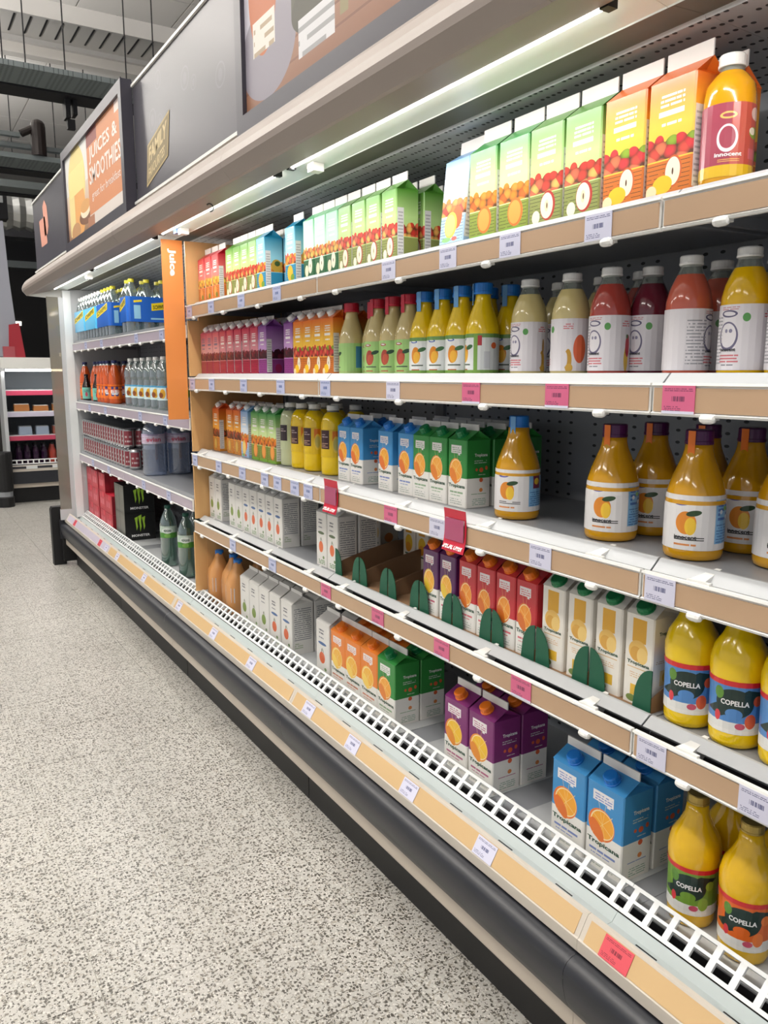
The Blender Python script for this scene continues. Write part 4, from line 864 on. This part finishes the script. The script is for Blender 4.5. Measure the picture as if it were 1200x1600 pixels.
# handled plastic jugs
def jug():
    t = thing('juice_jug'); q = MB(); M_ = mat('amber_milky_plastic', '#d2965a', .3, coat=.2)
    def sec(z, sx, sy, ox=0, n=16):
        sx *= 1.12; sy *= 1.12
        return [(ox-sx*math.copysign(abs(math.cos(2*pi*k/n))**.6, math.cos(2*pi*k/n)), -sy*math.copysign(abs(math.sin(2*pi*k/n))**.6, math.sin(2*pi*k/n)), z) for k in range(n)]
    S_ = [sec(0,.036,.036), sec(.006,.042,.042), sec(.06,.042,.042), sec(.125,.042,.042), sec(.150,.038,.040), sec(.175,.028,.034,.003), sec(.195,.020,.024,.004), sec(.210,.016,.016,.004), sec(.222,.016,.016,.004)]
    for A, B in zip(S_, S_[1:]):
        for k in range(16): q.face([A[k], A[(k+1)%16], B[(k+1)%16], B[k]], 0, None, True)
    q.face(S_[0][::-1]); q.face(S_[-1]); q.build('jug_body', M_, t, weld=True)
    q = MB(); P_ = [(0,.036,.110),(0,.047,.118),(0,.052,.140),(0,.048,.168),(0,.036,.190),(0,.018,.198)]
    for A, B in zip(P_, P_[1:]): q.tube(A, B, .0085, 10)
    q.build('handle', M_, t)
    if 'art_jug' not in MATS: a = Art('art_jug', '#dedce2', .4, .2); a.ln(.06, .94, .08, .92, 10, '#6a6a78', .45, .38, 16).done()
    q = MB(); q.box((-.0428, -.034, .055), (-.0420, .034, .118)); q.box((-.034, -.0428, .055), (.034, -.0420, .118)); q.build('label', MATS['art_jug'], t)
    q = MB(); q.lathe([(.018,.216),(.019,.217),(.019,.232),(.017,.234)], 18, 0, (.004,0,0)); q.build('cap', CAPB, t); return t
place('jug', jug, 1.190, 3.372, Z5, 'amber juice jug with blue cap beside the divider', 'jug', BAS)
place('jug', None, 1.215, 3.262, Z5, 'amber juice jug showing its handle, middle one', 'jug', BAS); place('jug', None, 1.195, 3.160, Z5, 'amber juice jug next to the white cartons', 'jug', BAS)
place('jug', None, 1.32, 3.215, Z5, 'amber juice jug in the second row', 'jug', BAS)
# special offer cards clipped to the third shelf rail
def offer(y, label):
    t = thing('special_offer_card', label, 'card', (D-.012, y, .955)); M_ = mat('offer_red', '#c8203a', .4, coat=.2)
    q = MB()
    def sl(z): return -.016*(z/.098)**2+.006*(z/.098)
    def strip(y0, y1, z0, z1, off=0):
        n = 5
        for k in range(n):
            a_ = z0+(z1-z0)*k/n; b_ = z0+(z1-z0)*(k+1)/n
            f = lambda z: .006-.030*((.098-z)/.098-.45)**2*(1 if z < .054 else .5)-off
            q.face([(f(a_),y1,a_),(f(a_),y0,a_),(f(b_),y0,b_),(f(b_),y1,b_)]); q.face([(f(a_)+.001,y0,a_),(f(a_)+.001,y1,a_),(f(b_)+.001,y1,b_),(f(b_)+.001,y0,b_)])
    strip(-.042, .042, .078, .100); strip(-.042, .042, 0, .026); strip(-.042, -.036, .026, .078); strip(.036, .042, .026, .078); q.build('card_frame', M_, t)
    q = MB(); q.text('SPECIAL OFFER', lambda u, v: (-.006+.010*v, .037-.074*u, .007+.011*v), 0, 1, 0, 1, 0, .03); q.build('card_lettering', TXT_W, t)
    q = MB(); q.box((.002, -.036, .026), (.003, .036, .078)); q.build('price_insert', mat('offer_insert', '#a8486c', .35, coat=.3), t)
    q = MB(); q.box((.007,-.03,.072),(.0115,.03,.082)); q.build('rail_hook', OFFW, t)
offer(2.100, 'smaller red special offer card hanging on third shelf rail, left one'); offer(1.478, 'larger red special offer card hanging on third shelf rail, right one')

# ---- left units: soft drinks and water
L1, L2, L3 = LZ[0]+.0108, LZ[1]+.0108, LZ[2]+.0108
WL = 'on the top shelf left of the divider'; WM = 'on the middle shelf left of the divider'
CLB = clear('bottle_plastic', '#d3dfdc', .14, solid=.12)
def pack(bg, capm, nx, ny, txt, light):
    def f():
        t = thing('bottle_multipack'); W = ny*.082; Dp = nx*.082
        b0 = None
        for i in range(nx):
            for j in range(ny):
                p = (.041+.082*i, W/2-.041-.082*j, 0)
                if b0 is None:
                    q = MB(); q.lathe([(.030,0),(.038,.004),(.039,.012),(.039,.175),(.036,.205),(.028,.235),(.018,.258),(.0135,.268),(.0135,.278)], 12, 0); b0 = q.build('bottle', CLB, t, p, weld=True)
                    q = MB(); q.lathe([(.015,.272),(.016,.273),(.016,.288),(.014,.290)], 12, 0); q.build('cap', capm, b0)
                else:
                    c_ = b0.copy(); C.objects.link(c_); c_.parent = t; c_.location = p; k_ = b0.children[0].copy(); C.objects.link(k_); k_.parent = c_
        q = MB(); r_ = .02; pts = []
        for (cx, cy, a0) in ((r_, W/2-r_, pi/2), (r_, -W/2+r_, pi), (Dp-r_, -W/2+r_, 1.5*pi), (Dp-r_, W/2-r_, 0)):
            for k in range(4): a_ = a0+k/3*pi/2; pts.append((cx+r_*math.cos(a_), cy+r_*math.sin(a_)))
        n = len(pts)
        for k in range(n):
            a_, b_ = pts[k], pts[(k+1) % n]
            for z0, z1, m in ((.062, .195, 0),):
                q.face([(a_[0],a_[1],z0),(b_[0],b_[1],z0),(b_[0],b_[1],z1),(a_[0],a_[1],z1)], m)
        # yellow slanted flash with lettering on the front, plus small print blocks
        fl = lambda u, v: (-.0007, W/2-.015-u*(W-.03), .062+.133*v)
        q.face([fl(.02,.42), fl(.98,.70), fl(.98,.98), fl(.02,.68)], 1); q.text(txt, lambda u, v: (-.0012, fl(u, v)[1], .062+.133*(.46+.28*u+.20*v)), .06, .94, 0, 1, 2, .03)
        fs = lambda u, v: (.015+u*(Dp-.03), -W/2-.0007, .062+.133*v)
        q.face([fs(.40,.45), fs(.78,.56), fs(.78,.86), fs(.40,.74)], 1); q.text(txt, lambda u, v: (fs(u, v)[0], -W/2-.0012, .062+.133*(.39+.27*u+.16*v)), .43, .75, 0, 1, 2, .03)
        for u0 in (.08, .86):
            q.face([fs(u0,.12), fs(u0+.12,.12), fs(u0+.12,.66), fs(u0,.66)], 3); q.face([fs(u0,.76), fs(u0+.15,.80), fs(u0+.15,.88), fs(u0,.84)], 1)
        q.face([fs(.38,.10), fs(.76,.10), fs(.76,.17), fs(.38,.17)], 3)
        q.build('printed_wrap', [bg, mat('flash_yellow', '#f2d81c', .35), mat('flash_ink', '#4a4410', .5), mat('pale_blue_ink', '#8fc4e0', .4), ], t)
        return t
    return f
DB = mat('royal_blue_film', '#1d63c2', .3, coat=.3); LB = mat('sky_blue_film', '#49b4e4', .3, coat=.3)
place('pkd', pack(DB, CAPY, 4, 2, 'SCHWEPPES', 0), 1.122, 4.575, L1, 'royal blue tonic multipack nearest the divider', 'multipack', WL)
place('pkd3', pack(DB, CAPY, 3, 4, 'SCHWEPPES', 0), 1.122, 5.080, L1, 'royal blue tonic multipack with yellow caps, middle', 'multipack', WL)
place('pkl', pack(LB, CAPW, 3, 4, 'SCHWEPPES', 1), 1.122, 5.425, L1, 'sky blue lemonade multipack with white caps, right one', 'multipack', WL)
place('pkl', None, 1.122, 5.762, L1, 'sky blue lemonade multipack farthest left, by the post', 'multipack', WL)
# orange soda, teal-labelled small bottles, clear flavoured water
a = Art('art_soda', '#e8701c', .35, .2); a.r(.47, .70, .15, .90, '#f0862c').r(.49, .56, .2, .86, '#3a3a7c').r(.60, .67, .2, .86, '#3a3a7c').r(.49, .67, .45, .62, '#d84a2c').r(.51, .65, .3, .4, '#e6e4ea').e(.82, .5, .05, .3, '#f2c9a0').done()
SODA = glossy('orange_soda', '#c8531a')
sod = bottle('soda_bottle', [(.033,0),(.039,.004),(.040,.012),(.040,.085),(.038,.095),(.040,.105),(.040,.150),(.034,.178),(.024,.210),(.0165,.232),(.0145,.245)], [SODA]*9+[NECK], [(.030, .115, MATS['art_soda'])], (.243, .0165, .017), CAPN, n=16, texts=[('IRN BRU', .49, .68, .38, .64, TXT_W)])
for i, y in enumerate([5.885, 5.66, 5.56, 5.36, 5.275, 5.19, 5.03]): place('sod', sod, 1.165 if i in (0, 3, 4, 5, 6) else 1.190, y, L2, 'orange soda bottle with navy cap', 'bottle', WM, i, 7, rz=.70, group='orange soda bottles left of the divider')
for i, y in enumerate([5.80, 5.40, 5.23, 5.06]): place('sod', sod, 1.275, y, L2, 'orange soda bottle, back row', 'bottle', WM, i, 4, rz=.7, group='orange soda bottles left of the divider')
a = Art('art_teal', '#6fb8a8', .4, .2); a.e(.60, .4, .04, .2, '#b03a50').ln(.5, .7, .6, .85, 2, '#2c5a54', .5, .4, 30).done()
tl = bottle('ginger_beer_bottle', [(.026,0),(.030,.003),(.0305,.090),(.028,.105),(.016,.135),(.0125,.155),(.0125,.168)], [glossy('dark_brown_glass', '#20120c')]*6, [(.012, .088, MATS['art_teal'])], (.166, .0135, .012), BLACK, n=16)
place('tl', tl, 1.152, 5.80, L2, 'small dark bottle with teal label, left one', 'bottle', WM, rz=.6); place('tl', None, 1.152, 5.47, L2, 'small dark bottle with teal label, right one', 'bottle', WM, rz=.6)
a = Art('art_fruit_water', '#c9dfe2', .35, .2); a.e(.56, .45, .06, .34, '#d8a428').e(.52, .35, .05, .2, '#8a4a20').r(.64, .70, .1, .9, '#d8572a').e(.76, .5, .04, .36, '#7fae2c').e(.82, .5, .03, .3, '#e08a2c').r(0, 1, .88, 1, '#4f9cc4').done()
fw = bottle('flavoured_water_bottle', [(.030,0),(.037,.004),(.0375,.012),(.0375,.060),(.036,.070),(.0375,.080),(.0375,.125),(.034,.140),(.037,.155),(.038,.185),(.032,.212),(.020,.232),(.014,.242),(.0135,.250)], [CLB]*13, [(.050, .120, MATS['art_fruit_water'])], (.248, .0155, .016), CAPW, n=16)
for r in range(2):
    for i, y in enumerate([4.64, 4.51, 4.38, 4.25, 4.13, 4.0]): place('fw', fw, 1.165, y, L2, 'clear flavoured water bottle with fruit label', 'bottle', WM, i, 6, rank=r, dx=.09, rz=.6, group='flavoured water bottles left of the divider')
# cans in film-wrapped blocks
a = Art('art_can', '#b9b4b2', .25, .2); a.b.inputs['Metallic'].default_value = .5; a.r(.56, .82, .16, .86, '#93444c').ln(.60, .79, .3, .75, 2, '#c8b0b0', .4, .45, 12).r(.42, .50, .1, .9, '#8e8c8c').r(.9, 1, 0, 1, '#a02c3a').r(0, .1, 0, 1, '#a02c3a').done()
ALU = mat('aluminium', '#b9bbbd', .25, metal=.9)
def canblock():
    t = thing('can_multipack'); c0 = None
    for k in range(2):
        for j in range(6):
            p = (.034+.067*k, .1675-.067*j, 0)
            if c0 is None:
                q = MB(); q.lathe([(.025,0),(.0325,.008),(.033,.012),(.033,.100),(.0325,.104),(.027,.113),(.026,.115)], 14, mats=[1,1,0,1,1,1]); c0 = q.build('can', [MATS['art_can'], ALU], t, p, weld=False)
            else: o = c0.copy(); C.objects.link(o); o.parent = t; o.location = p
    q = MB(); q.box((-.001, -.202, .113), (.136, .202, .116)); q.build('film_top', clear('dark_film', '#55555a', .2, solid=.3), t); return t
n = 0
for layer in range(2):
    for j in range(3 if layer == 0 else 3):
        y = 5.715-.405*j
        place('cans', canblock, 1.122, y, L3+.1165*layer, 'block of silver cola cans, %s layer, %s' % (['lower', 'upper'][layer], ['farthest left', 'middle', 'nearest'][j]), 'multipack', 'left of the divider', group='silver can blocks left of the divider')
def onecan():
    t = thing('drink_can'); q = MB(); q.lathe([(.025,0),(.0325,.008),(.033,.012),(.033,.100),(.0325,.104),(.027,.113),(.026,.115)], 16, mats=[1,1,0,1,1,1]); q.build('can_body', [MATS['art_can'], ALU], t)
    q = MB(); q.lathe([(.026,.1150),(.0265,.1158),(.012,.1158)], 16, 0); q.build('can_lid', ALU, t); return t
place('can', onecan, 1.165, 4.640, L3, 'single silver cola can beside the large water bottles', 'can', 'left of the divider')
# large mineral water bottles
WAT = clear('water_bottle_blue', '#aebbd2', .16, solid=.25)
a = Art('art_water', '#c6bdd0', .35, .2); a.r(0, 1, .80, 1, '#b9a7c4').e(.60, .92, .09, .09, '#8f86a8').ln(.40, .56, .15, .75, 4, '#b58aa0', .4, .4, 30).done()
rib = []
for k in range(14): z = .010+.0095*k*1.15; rib += [(.0600 if k % 2 else .0635, z)]
wp = [(.050,0),(.060,.004)]+rib+[(.062,.170),(.062,.225),(.058,.245),(.045,.268),(.028,.284),(.016,.290),(.015,.300)]
ev = bottle('mineral_water_bottle', wp, [WAT]*(len(wp)-1), [(.172, .224, MATS['art_water'])], (.298, .0165, .014), mat('pink_cap', '#c98aa0', .4), n=20, texts=[('evian', .52, .72, .22, .66, TXT_P)])
for i, (x, y) in enumerate([(1.190, 4.34), (1.325, 4.34), (1.460, 4.34), (1.26, 4.50), (1.39, 4.50)]):
    place('ev', ev, x, y, L3, ['large ribbed mineral water bottle in front', 'large mineral water bottle second from the front', 'large mineral water bottle deepest of its row', 'large mineral water bottle in the far row, front', 'large mineral water bottle in the far row, back'][i], 'bottle', 'left of the divider', rz=.55, group='large mineral water bottles')
# green bottles, red and black boxes on the base deck
GB = clear('green_tinted_plastic', '#7fa696', .16, solid=.25)
a = Art('art_spring', '#b9c9bc', .35, .2); a.r(0, 1, 0, .45, '#4c8a34').e(.60, .62, .10, .24, '#dfe6e0').e(.60, .2, .06, .16, '#79ad4c').done()
sg = bottle('spring_water_bottle', [(.036,0),(.043,.004),(.044,.014),(.042,.06),(.044,.10),(.042,.13),(.044,.150),(.044,.225),(.040,.250),(.028,.280),(.0165,.300),(.0145,.312)], [GB]*11, [(.155, .218, MATS['art_spring'])], (.310, .0165, .015), mat('teal_cap', '#1c5a4c', .3), n=20, texts=[('HIGHLAND', .53, .68, .52, .72, TXT_G)])
for i, (x, y) in enumerate([(1.20, 4.17), (1.205, 3.88), (1.30, 4.02)]): place('sg', sg, x, y, Z5, ['green-tinted spring water bottle standing in front', 'green-tinted spring water bottle nearest the divider', 'green-tinted spring water bottle set back'][i], 'bottle', 'on the deck left of divider', rz=.5)
a = Art('art_red_box', '#b8182c', .4, .2); a.r(.10, .82, .15, .85, '#c02a3c').ln(.15, .78, .30, .70, 1, '#d0626c', .8, .42, 6).r(1, 2, 0, 1, '#8a1826').r(1.2, 1.8, .2, .8, '#a02c3a').done()
def redbox():
    t = thing('can_box'); q = MB(); q.box((0, -.092, 0), (.17, .092, .120)); q.build('box_body', MATS['art_red_box'], t)
    q = MB(); q.box((-.0012, -.070, .118), (.030, .010, .1212)); q.box((-.0012,-.05,.09),(0,-.01,.12)); q.build('carry_flap', mat('red_flap', '#cf3348', .4), t); return t
for layer in range(3):
    for j in range(4):
        if layer == 2 and j == 3: continue
        place('rb', redbox, 1.141-.004*(j % 2), 5.835-.188*j, Z5+.1222*layer, 'red cola box, %s layer, %s' % (['bottom', 'middle', 'top'][layer], ['farthest', 'second farthest', 'third farthest', 'nearest'][j]), 'box', 'left of divider', group='red can boxes on the deck')
a = Art('art_black_box', '#0d0e0f', .35, .3); a.r(0, 1, 0, 1, '#5c5d56').r(.06, .94, .08, .92, '#6b6c64').r(.48, .52, 0, 1, '#33342f').done()
def monster():
    t = thing('energy_drink_box'); W = .23; q = MB(); q.box((0, -W/2, 0), (.185, W/2, .170))
    fs = lambda u, v: (.185*u, -W/2-.0006, .17*v)
    for (u0, dv) in ((.36, .06), (.48, 0), (.60, .06)):
        w0 = .045
        L_ = [(u0-w0, .88-dv), (u0+w0*1.5, .93-dv), (u0+w0*.9, .66), (u0+w0*1.2, .50), (u0+w0*.2, .30+dv), (u0-w0*.1, .52), (u0-w0*.4, .66)]
        q.face([fs(a_, b_) for a_, b_ in reversed(L_)][::-1], 1)
    q.text('MONSTER', fs, .20, .80, .13, .22, 2, .03); q.build('box_body', [MATS['art_black_box'], MGRN, TXT_W], t); return t
for k in range(2): place('mo', monster, 1.150, 5.03, Z5+.1708*k, 'black energy drink box with green claw mark, %s' % ['bottom', 'top'][k], 'box', 'left of the divider')

# ------------------------------------------------------------------ far fridge facing us, and what stands round it
Yf = 9.2
t = thing('end_fridge', 'far shelved fridge facing the camera with pink shelf strips', 'fridge', (0, 0, 0))
PK = mat('pink_rail', '#b8405c', .4)
def fbx(nm, a_, b_, m, par=t): q = MB(); q.box(a_, b_); return q.build(nm, m, par)
fbx('kick_plate', (1.02, Yf+.12, 0), (2.9, Yf+.9, .17), BLACK); fbx('skirt_rail', (1.0, Yf+.02, .17), (2.9, Yf+.9, .215), CREAM); fbx('bumper', (1.0, Yf, .215), (2.9, Yf+.9, .345), BUMP)
fbx('front_rail', (1.0, Yf-.01, .345), (2.9, Yf+.06, .405), RAILM); fbx('tag_rail', (1.02, Yf-.014, .375), (2.9, Yf-.0105, .40), DGREY)
for k in range(4): fbx('price_ticket', (1.16+k*.26, Yf-.018, .372), (1.27+k*.26, Yf-.0145, .402), MATS['white_painted_steel'])
gq = MB(); gq.box((1.02, Yf+.06, .415), (2.9, Yf+.075, .425)); gq.box((1.02, Yf+.06, .455), (2.9, Yf+.075, .465))
for k in range(34): gq.box((1.02+k*.055, Yf+.06, .425), (1.032+k*.055, Yf+.075, .455))
gq.build('air_grille', WHITE, t)
fbx('side_wall', (.985, Yf, .345), (1.02, Yf+.9, 1.52), LGREY); fbx('back_panel', (1.02, Yf+.62, .4), (2.9, Yf+.66, 1.42), mat('fridge_back', '#6d737a', .5)); fbx('base_deck', (1.02, Yf+.08, .34), (2.9, Yf+.62, .41), DGREY)
fbx('canopy', (.985, Yf-.06, 1.425), (2.9, Yf+.9, 1.535), OFFW); tq = MB(); tq.tube((1.03, Yf-.01, 1.405), (2.9, Yf-.01, 1.405), .012, 8); tq.build('strip_tube', TUBE, t)
area('strip_light', (1.9, Yf-.01, 1.39), (1.8, .02), 7)
for z, mm in ((1.18, PK), (.955, mat('lilac_rail', '#b9b4c4', .4)), (.705, PK)):
    s_ = fbx('shelf', (1.02, Yf+.06, z), (2.9, Yf+.62, z+.02), LGREY); fbx('price_rail', (1.02, Yf+.05, z-.035), (2.9, Yf+.06, z+.012), mm, s_)
def fitem(nm, x, z, w_, h_, d_, m1, label, cat, grp, lid=None):
    tt = thing(nm, label, cat, (x, Yf+.10, z), grp); q = MB(); q.prof([(0,0),(.004,h_),(w_-.004,h_),(w_,0)][::-1], 0, d_); q.build('pack_body', m1, tt)
    if lid: q = MB(); q.box((.006, .004, h_), (w_-.006, d_-.004, h_+.008)); q.build('pack_lid', lid, tt)
    return tt
for k in range(3): fitem('food_pack', 1.10+.19*k, .976, .15, .07-.015*(k == 1), .1, mat('food_amber', '#b0713a', .5), 'amber snack pack on the far fridge middle shelf, %s' % ['left one', 'flat middle one', 'right one'][k], 'pack', 'amber packs in the far fridge', OFFW)
for k in range(4): fitem('drink_pack', 1.13+.17*k, .726, .13, .085, .1, mat('pack_pale_blue', '#8f9db0', .5) if k < 2 else mat('pack_brick', '#8a4a3c', .5), '%s pack on the far fridge lower shelf, %s' % (['pale blue', 'pale blue', 'brick red', 'brick red'][k], ['leftmost', 'second', 'third', 'rightmost'][k]), 'pack', 'packs on the lower shelf of the far fridge', MGREY)
PURP = glossy('dark_purple_liquid', '#2c1430'); CORAL = glossy('coral_liquid', '#b0483c')
for r in range(2):
    for k in range(8):
        tt = thing('drink_bottle', '%s drink bottle in the far fridge, %s row, %s' % ('dark purple' if k < 4 else 'coral red', ['front', 'back'][r], ORD[k % 4] if k % 4 < 3 else 'rightmost'), 'bottle', (1.12+.085*k, Yf+.16+.10*r, .411), ('dark purple' if k < 4 else 'coral red')+' bottles in the far fridge')
        q = MB(); q.lathe([(.030,0),(.034,.004),(.034,.13),(.018,.18),(.016,.20)], 10, 0); q.build('bottle_body', PURP if k < 4 else CORAL, tt); q = MB(); q.lathe([(.018,.20),(.018,.22)], 10, 0); q.build('cap', BLACK, tt)
# bumper post, leaning panels, poster beside it
t = thing('bumper_post', 'black corner bumper post with grey ring at the far fridge', 'post', (.93, Yf-.10, 0)); q = MB(); q.lathe([(.085,0),(.085,.10),(.075,.11),(.075,.16),(.085,.17),(.09,.55),(.085,.57)], 18, mats=[0,0,1,0,0,0]); q.build('post_body', [BLACK, MGREY], t)
t = thing('curved_screen', 'tall grey curved screen streaked with reflections, high at left', 'screen', (0, 0, 0)); q = MB()
q.prof([(.50,1.545),(.50,2.95),(1.13,2.90),(1.15,2.30),(1.20,1.545)], Yf+.10, Yf+.16); q.build('panel_sheet', mat('grey_glossy_panel', '#9a9ca6', .25), t)
t = thing('aisle_sign', 'red card sign standing on top of the far fridge', 'sign', (1.08, Yf+.02, 1.536)); q = MB(); q.face([(0,0,0),(.16,0,0),(.12,0,.35),(.02,0,.33)]); q.face([(.0,.004,0),(.02,.004,.33),(.12,.004,.35),(.16,.004,0)]); q.build('sign_card', mat('sign_red', '#a02834', .4), t)
q = MB(); q.box((-.05,-.01,0),(.06,.05,.11)); q.build('sign_base', mat('sign_red_pale', '#a85058', .4), t)
a = Art('art_leaf_poster', '#201a18', .4, .2); a.e(.85, .7, .25, .3, '#5a4438').e(.9, .25, .15, .22, '#a08468').e(.6, .3, .14, .1, '#3d6a3a').done()
t = thing('floor_poster_stand', 'dark food poster stand cropped by the left edge', 'poster', (.30, Yf+.1, .30)); q = MB(); q.box((0, 0, 0), (.66, .02, 1.24)); q.build('poster_board', MATS['art_leaf_poster'], t); q = MB(); q.box((0,.0,-.30),(.66,.05,0)); q.build('stand_foot', BLACK, t)
# small lamps far down the dark hall
for k, (x, z) in enumerate([(2.28, 2.35), (2.92, 2.55), (3.05, 1.75), (2.25, 1.62), (2.75, 1.58)]):
    t = thing('hall_lamp', ['small lamp in the dark hall, left', 'small lamp in the dark hall, upper right', 'low flat lamp in the dark hall, right', 'tiny lamp above the far fridge, left', 'tiny lamp above the far fridge, right'][k], 'lamp', (x, 17.578, z)); q = MB(); q.box((-.05,-.01,-.04),(.05,.02,.04)); q.build('lamp_glass', mat('lamp_glow', '#fff6e8', .5, emit=2.5), t); q = MB(); q.box((-.03,.02,-.02),(.03,.0215,.02)); q.build('lamp_mount', DARKST, t)
t = thing('dark_opening_backdrop', 'tall black partition rising behind the far fridge', 'partition', (0, 0, 0)); q = MB(); q.box((1.3, 17.6, 0), (6.0, 17.7, 3.4)); q.build('backdrop_sheet', mat('matt_black', '#09090b', .8), t)  # black sheet stands in for the darkness of the hall opening
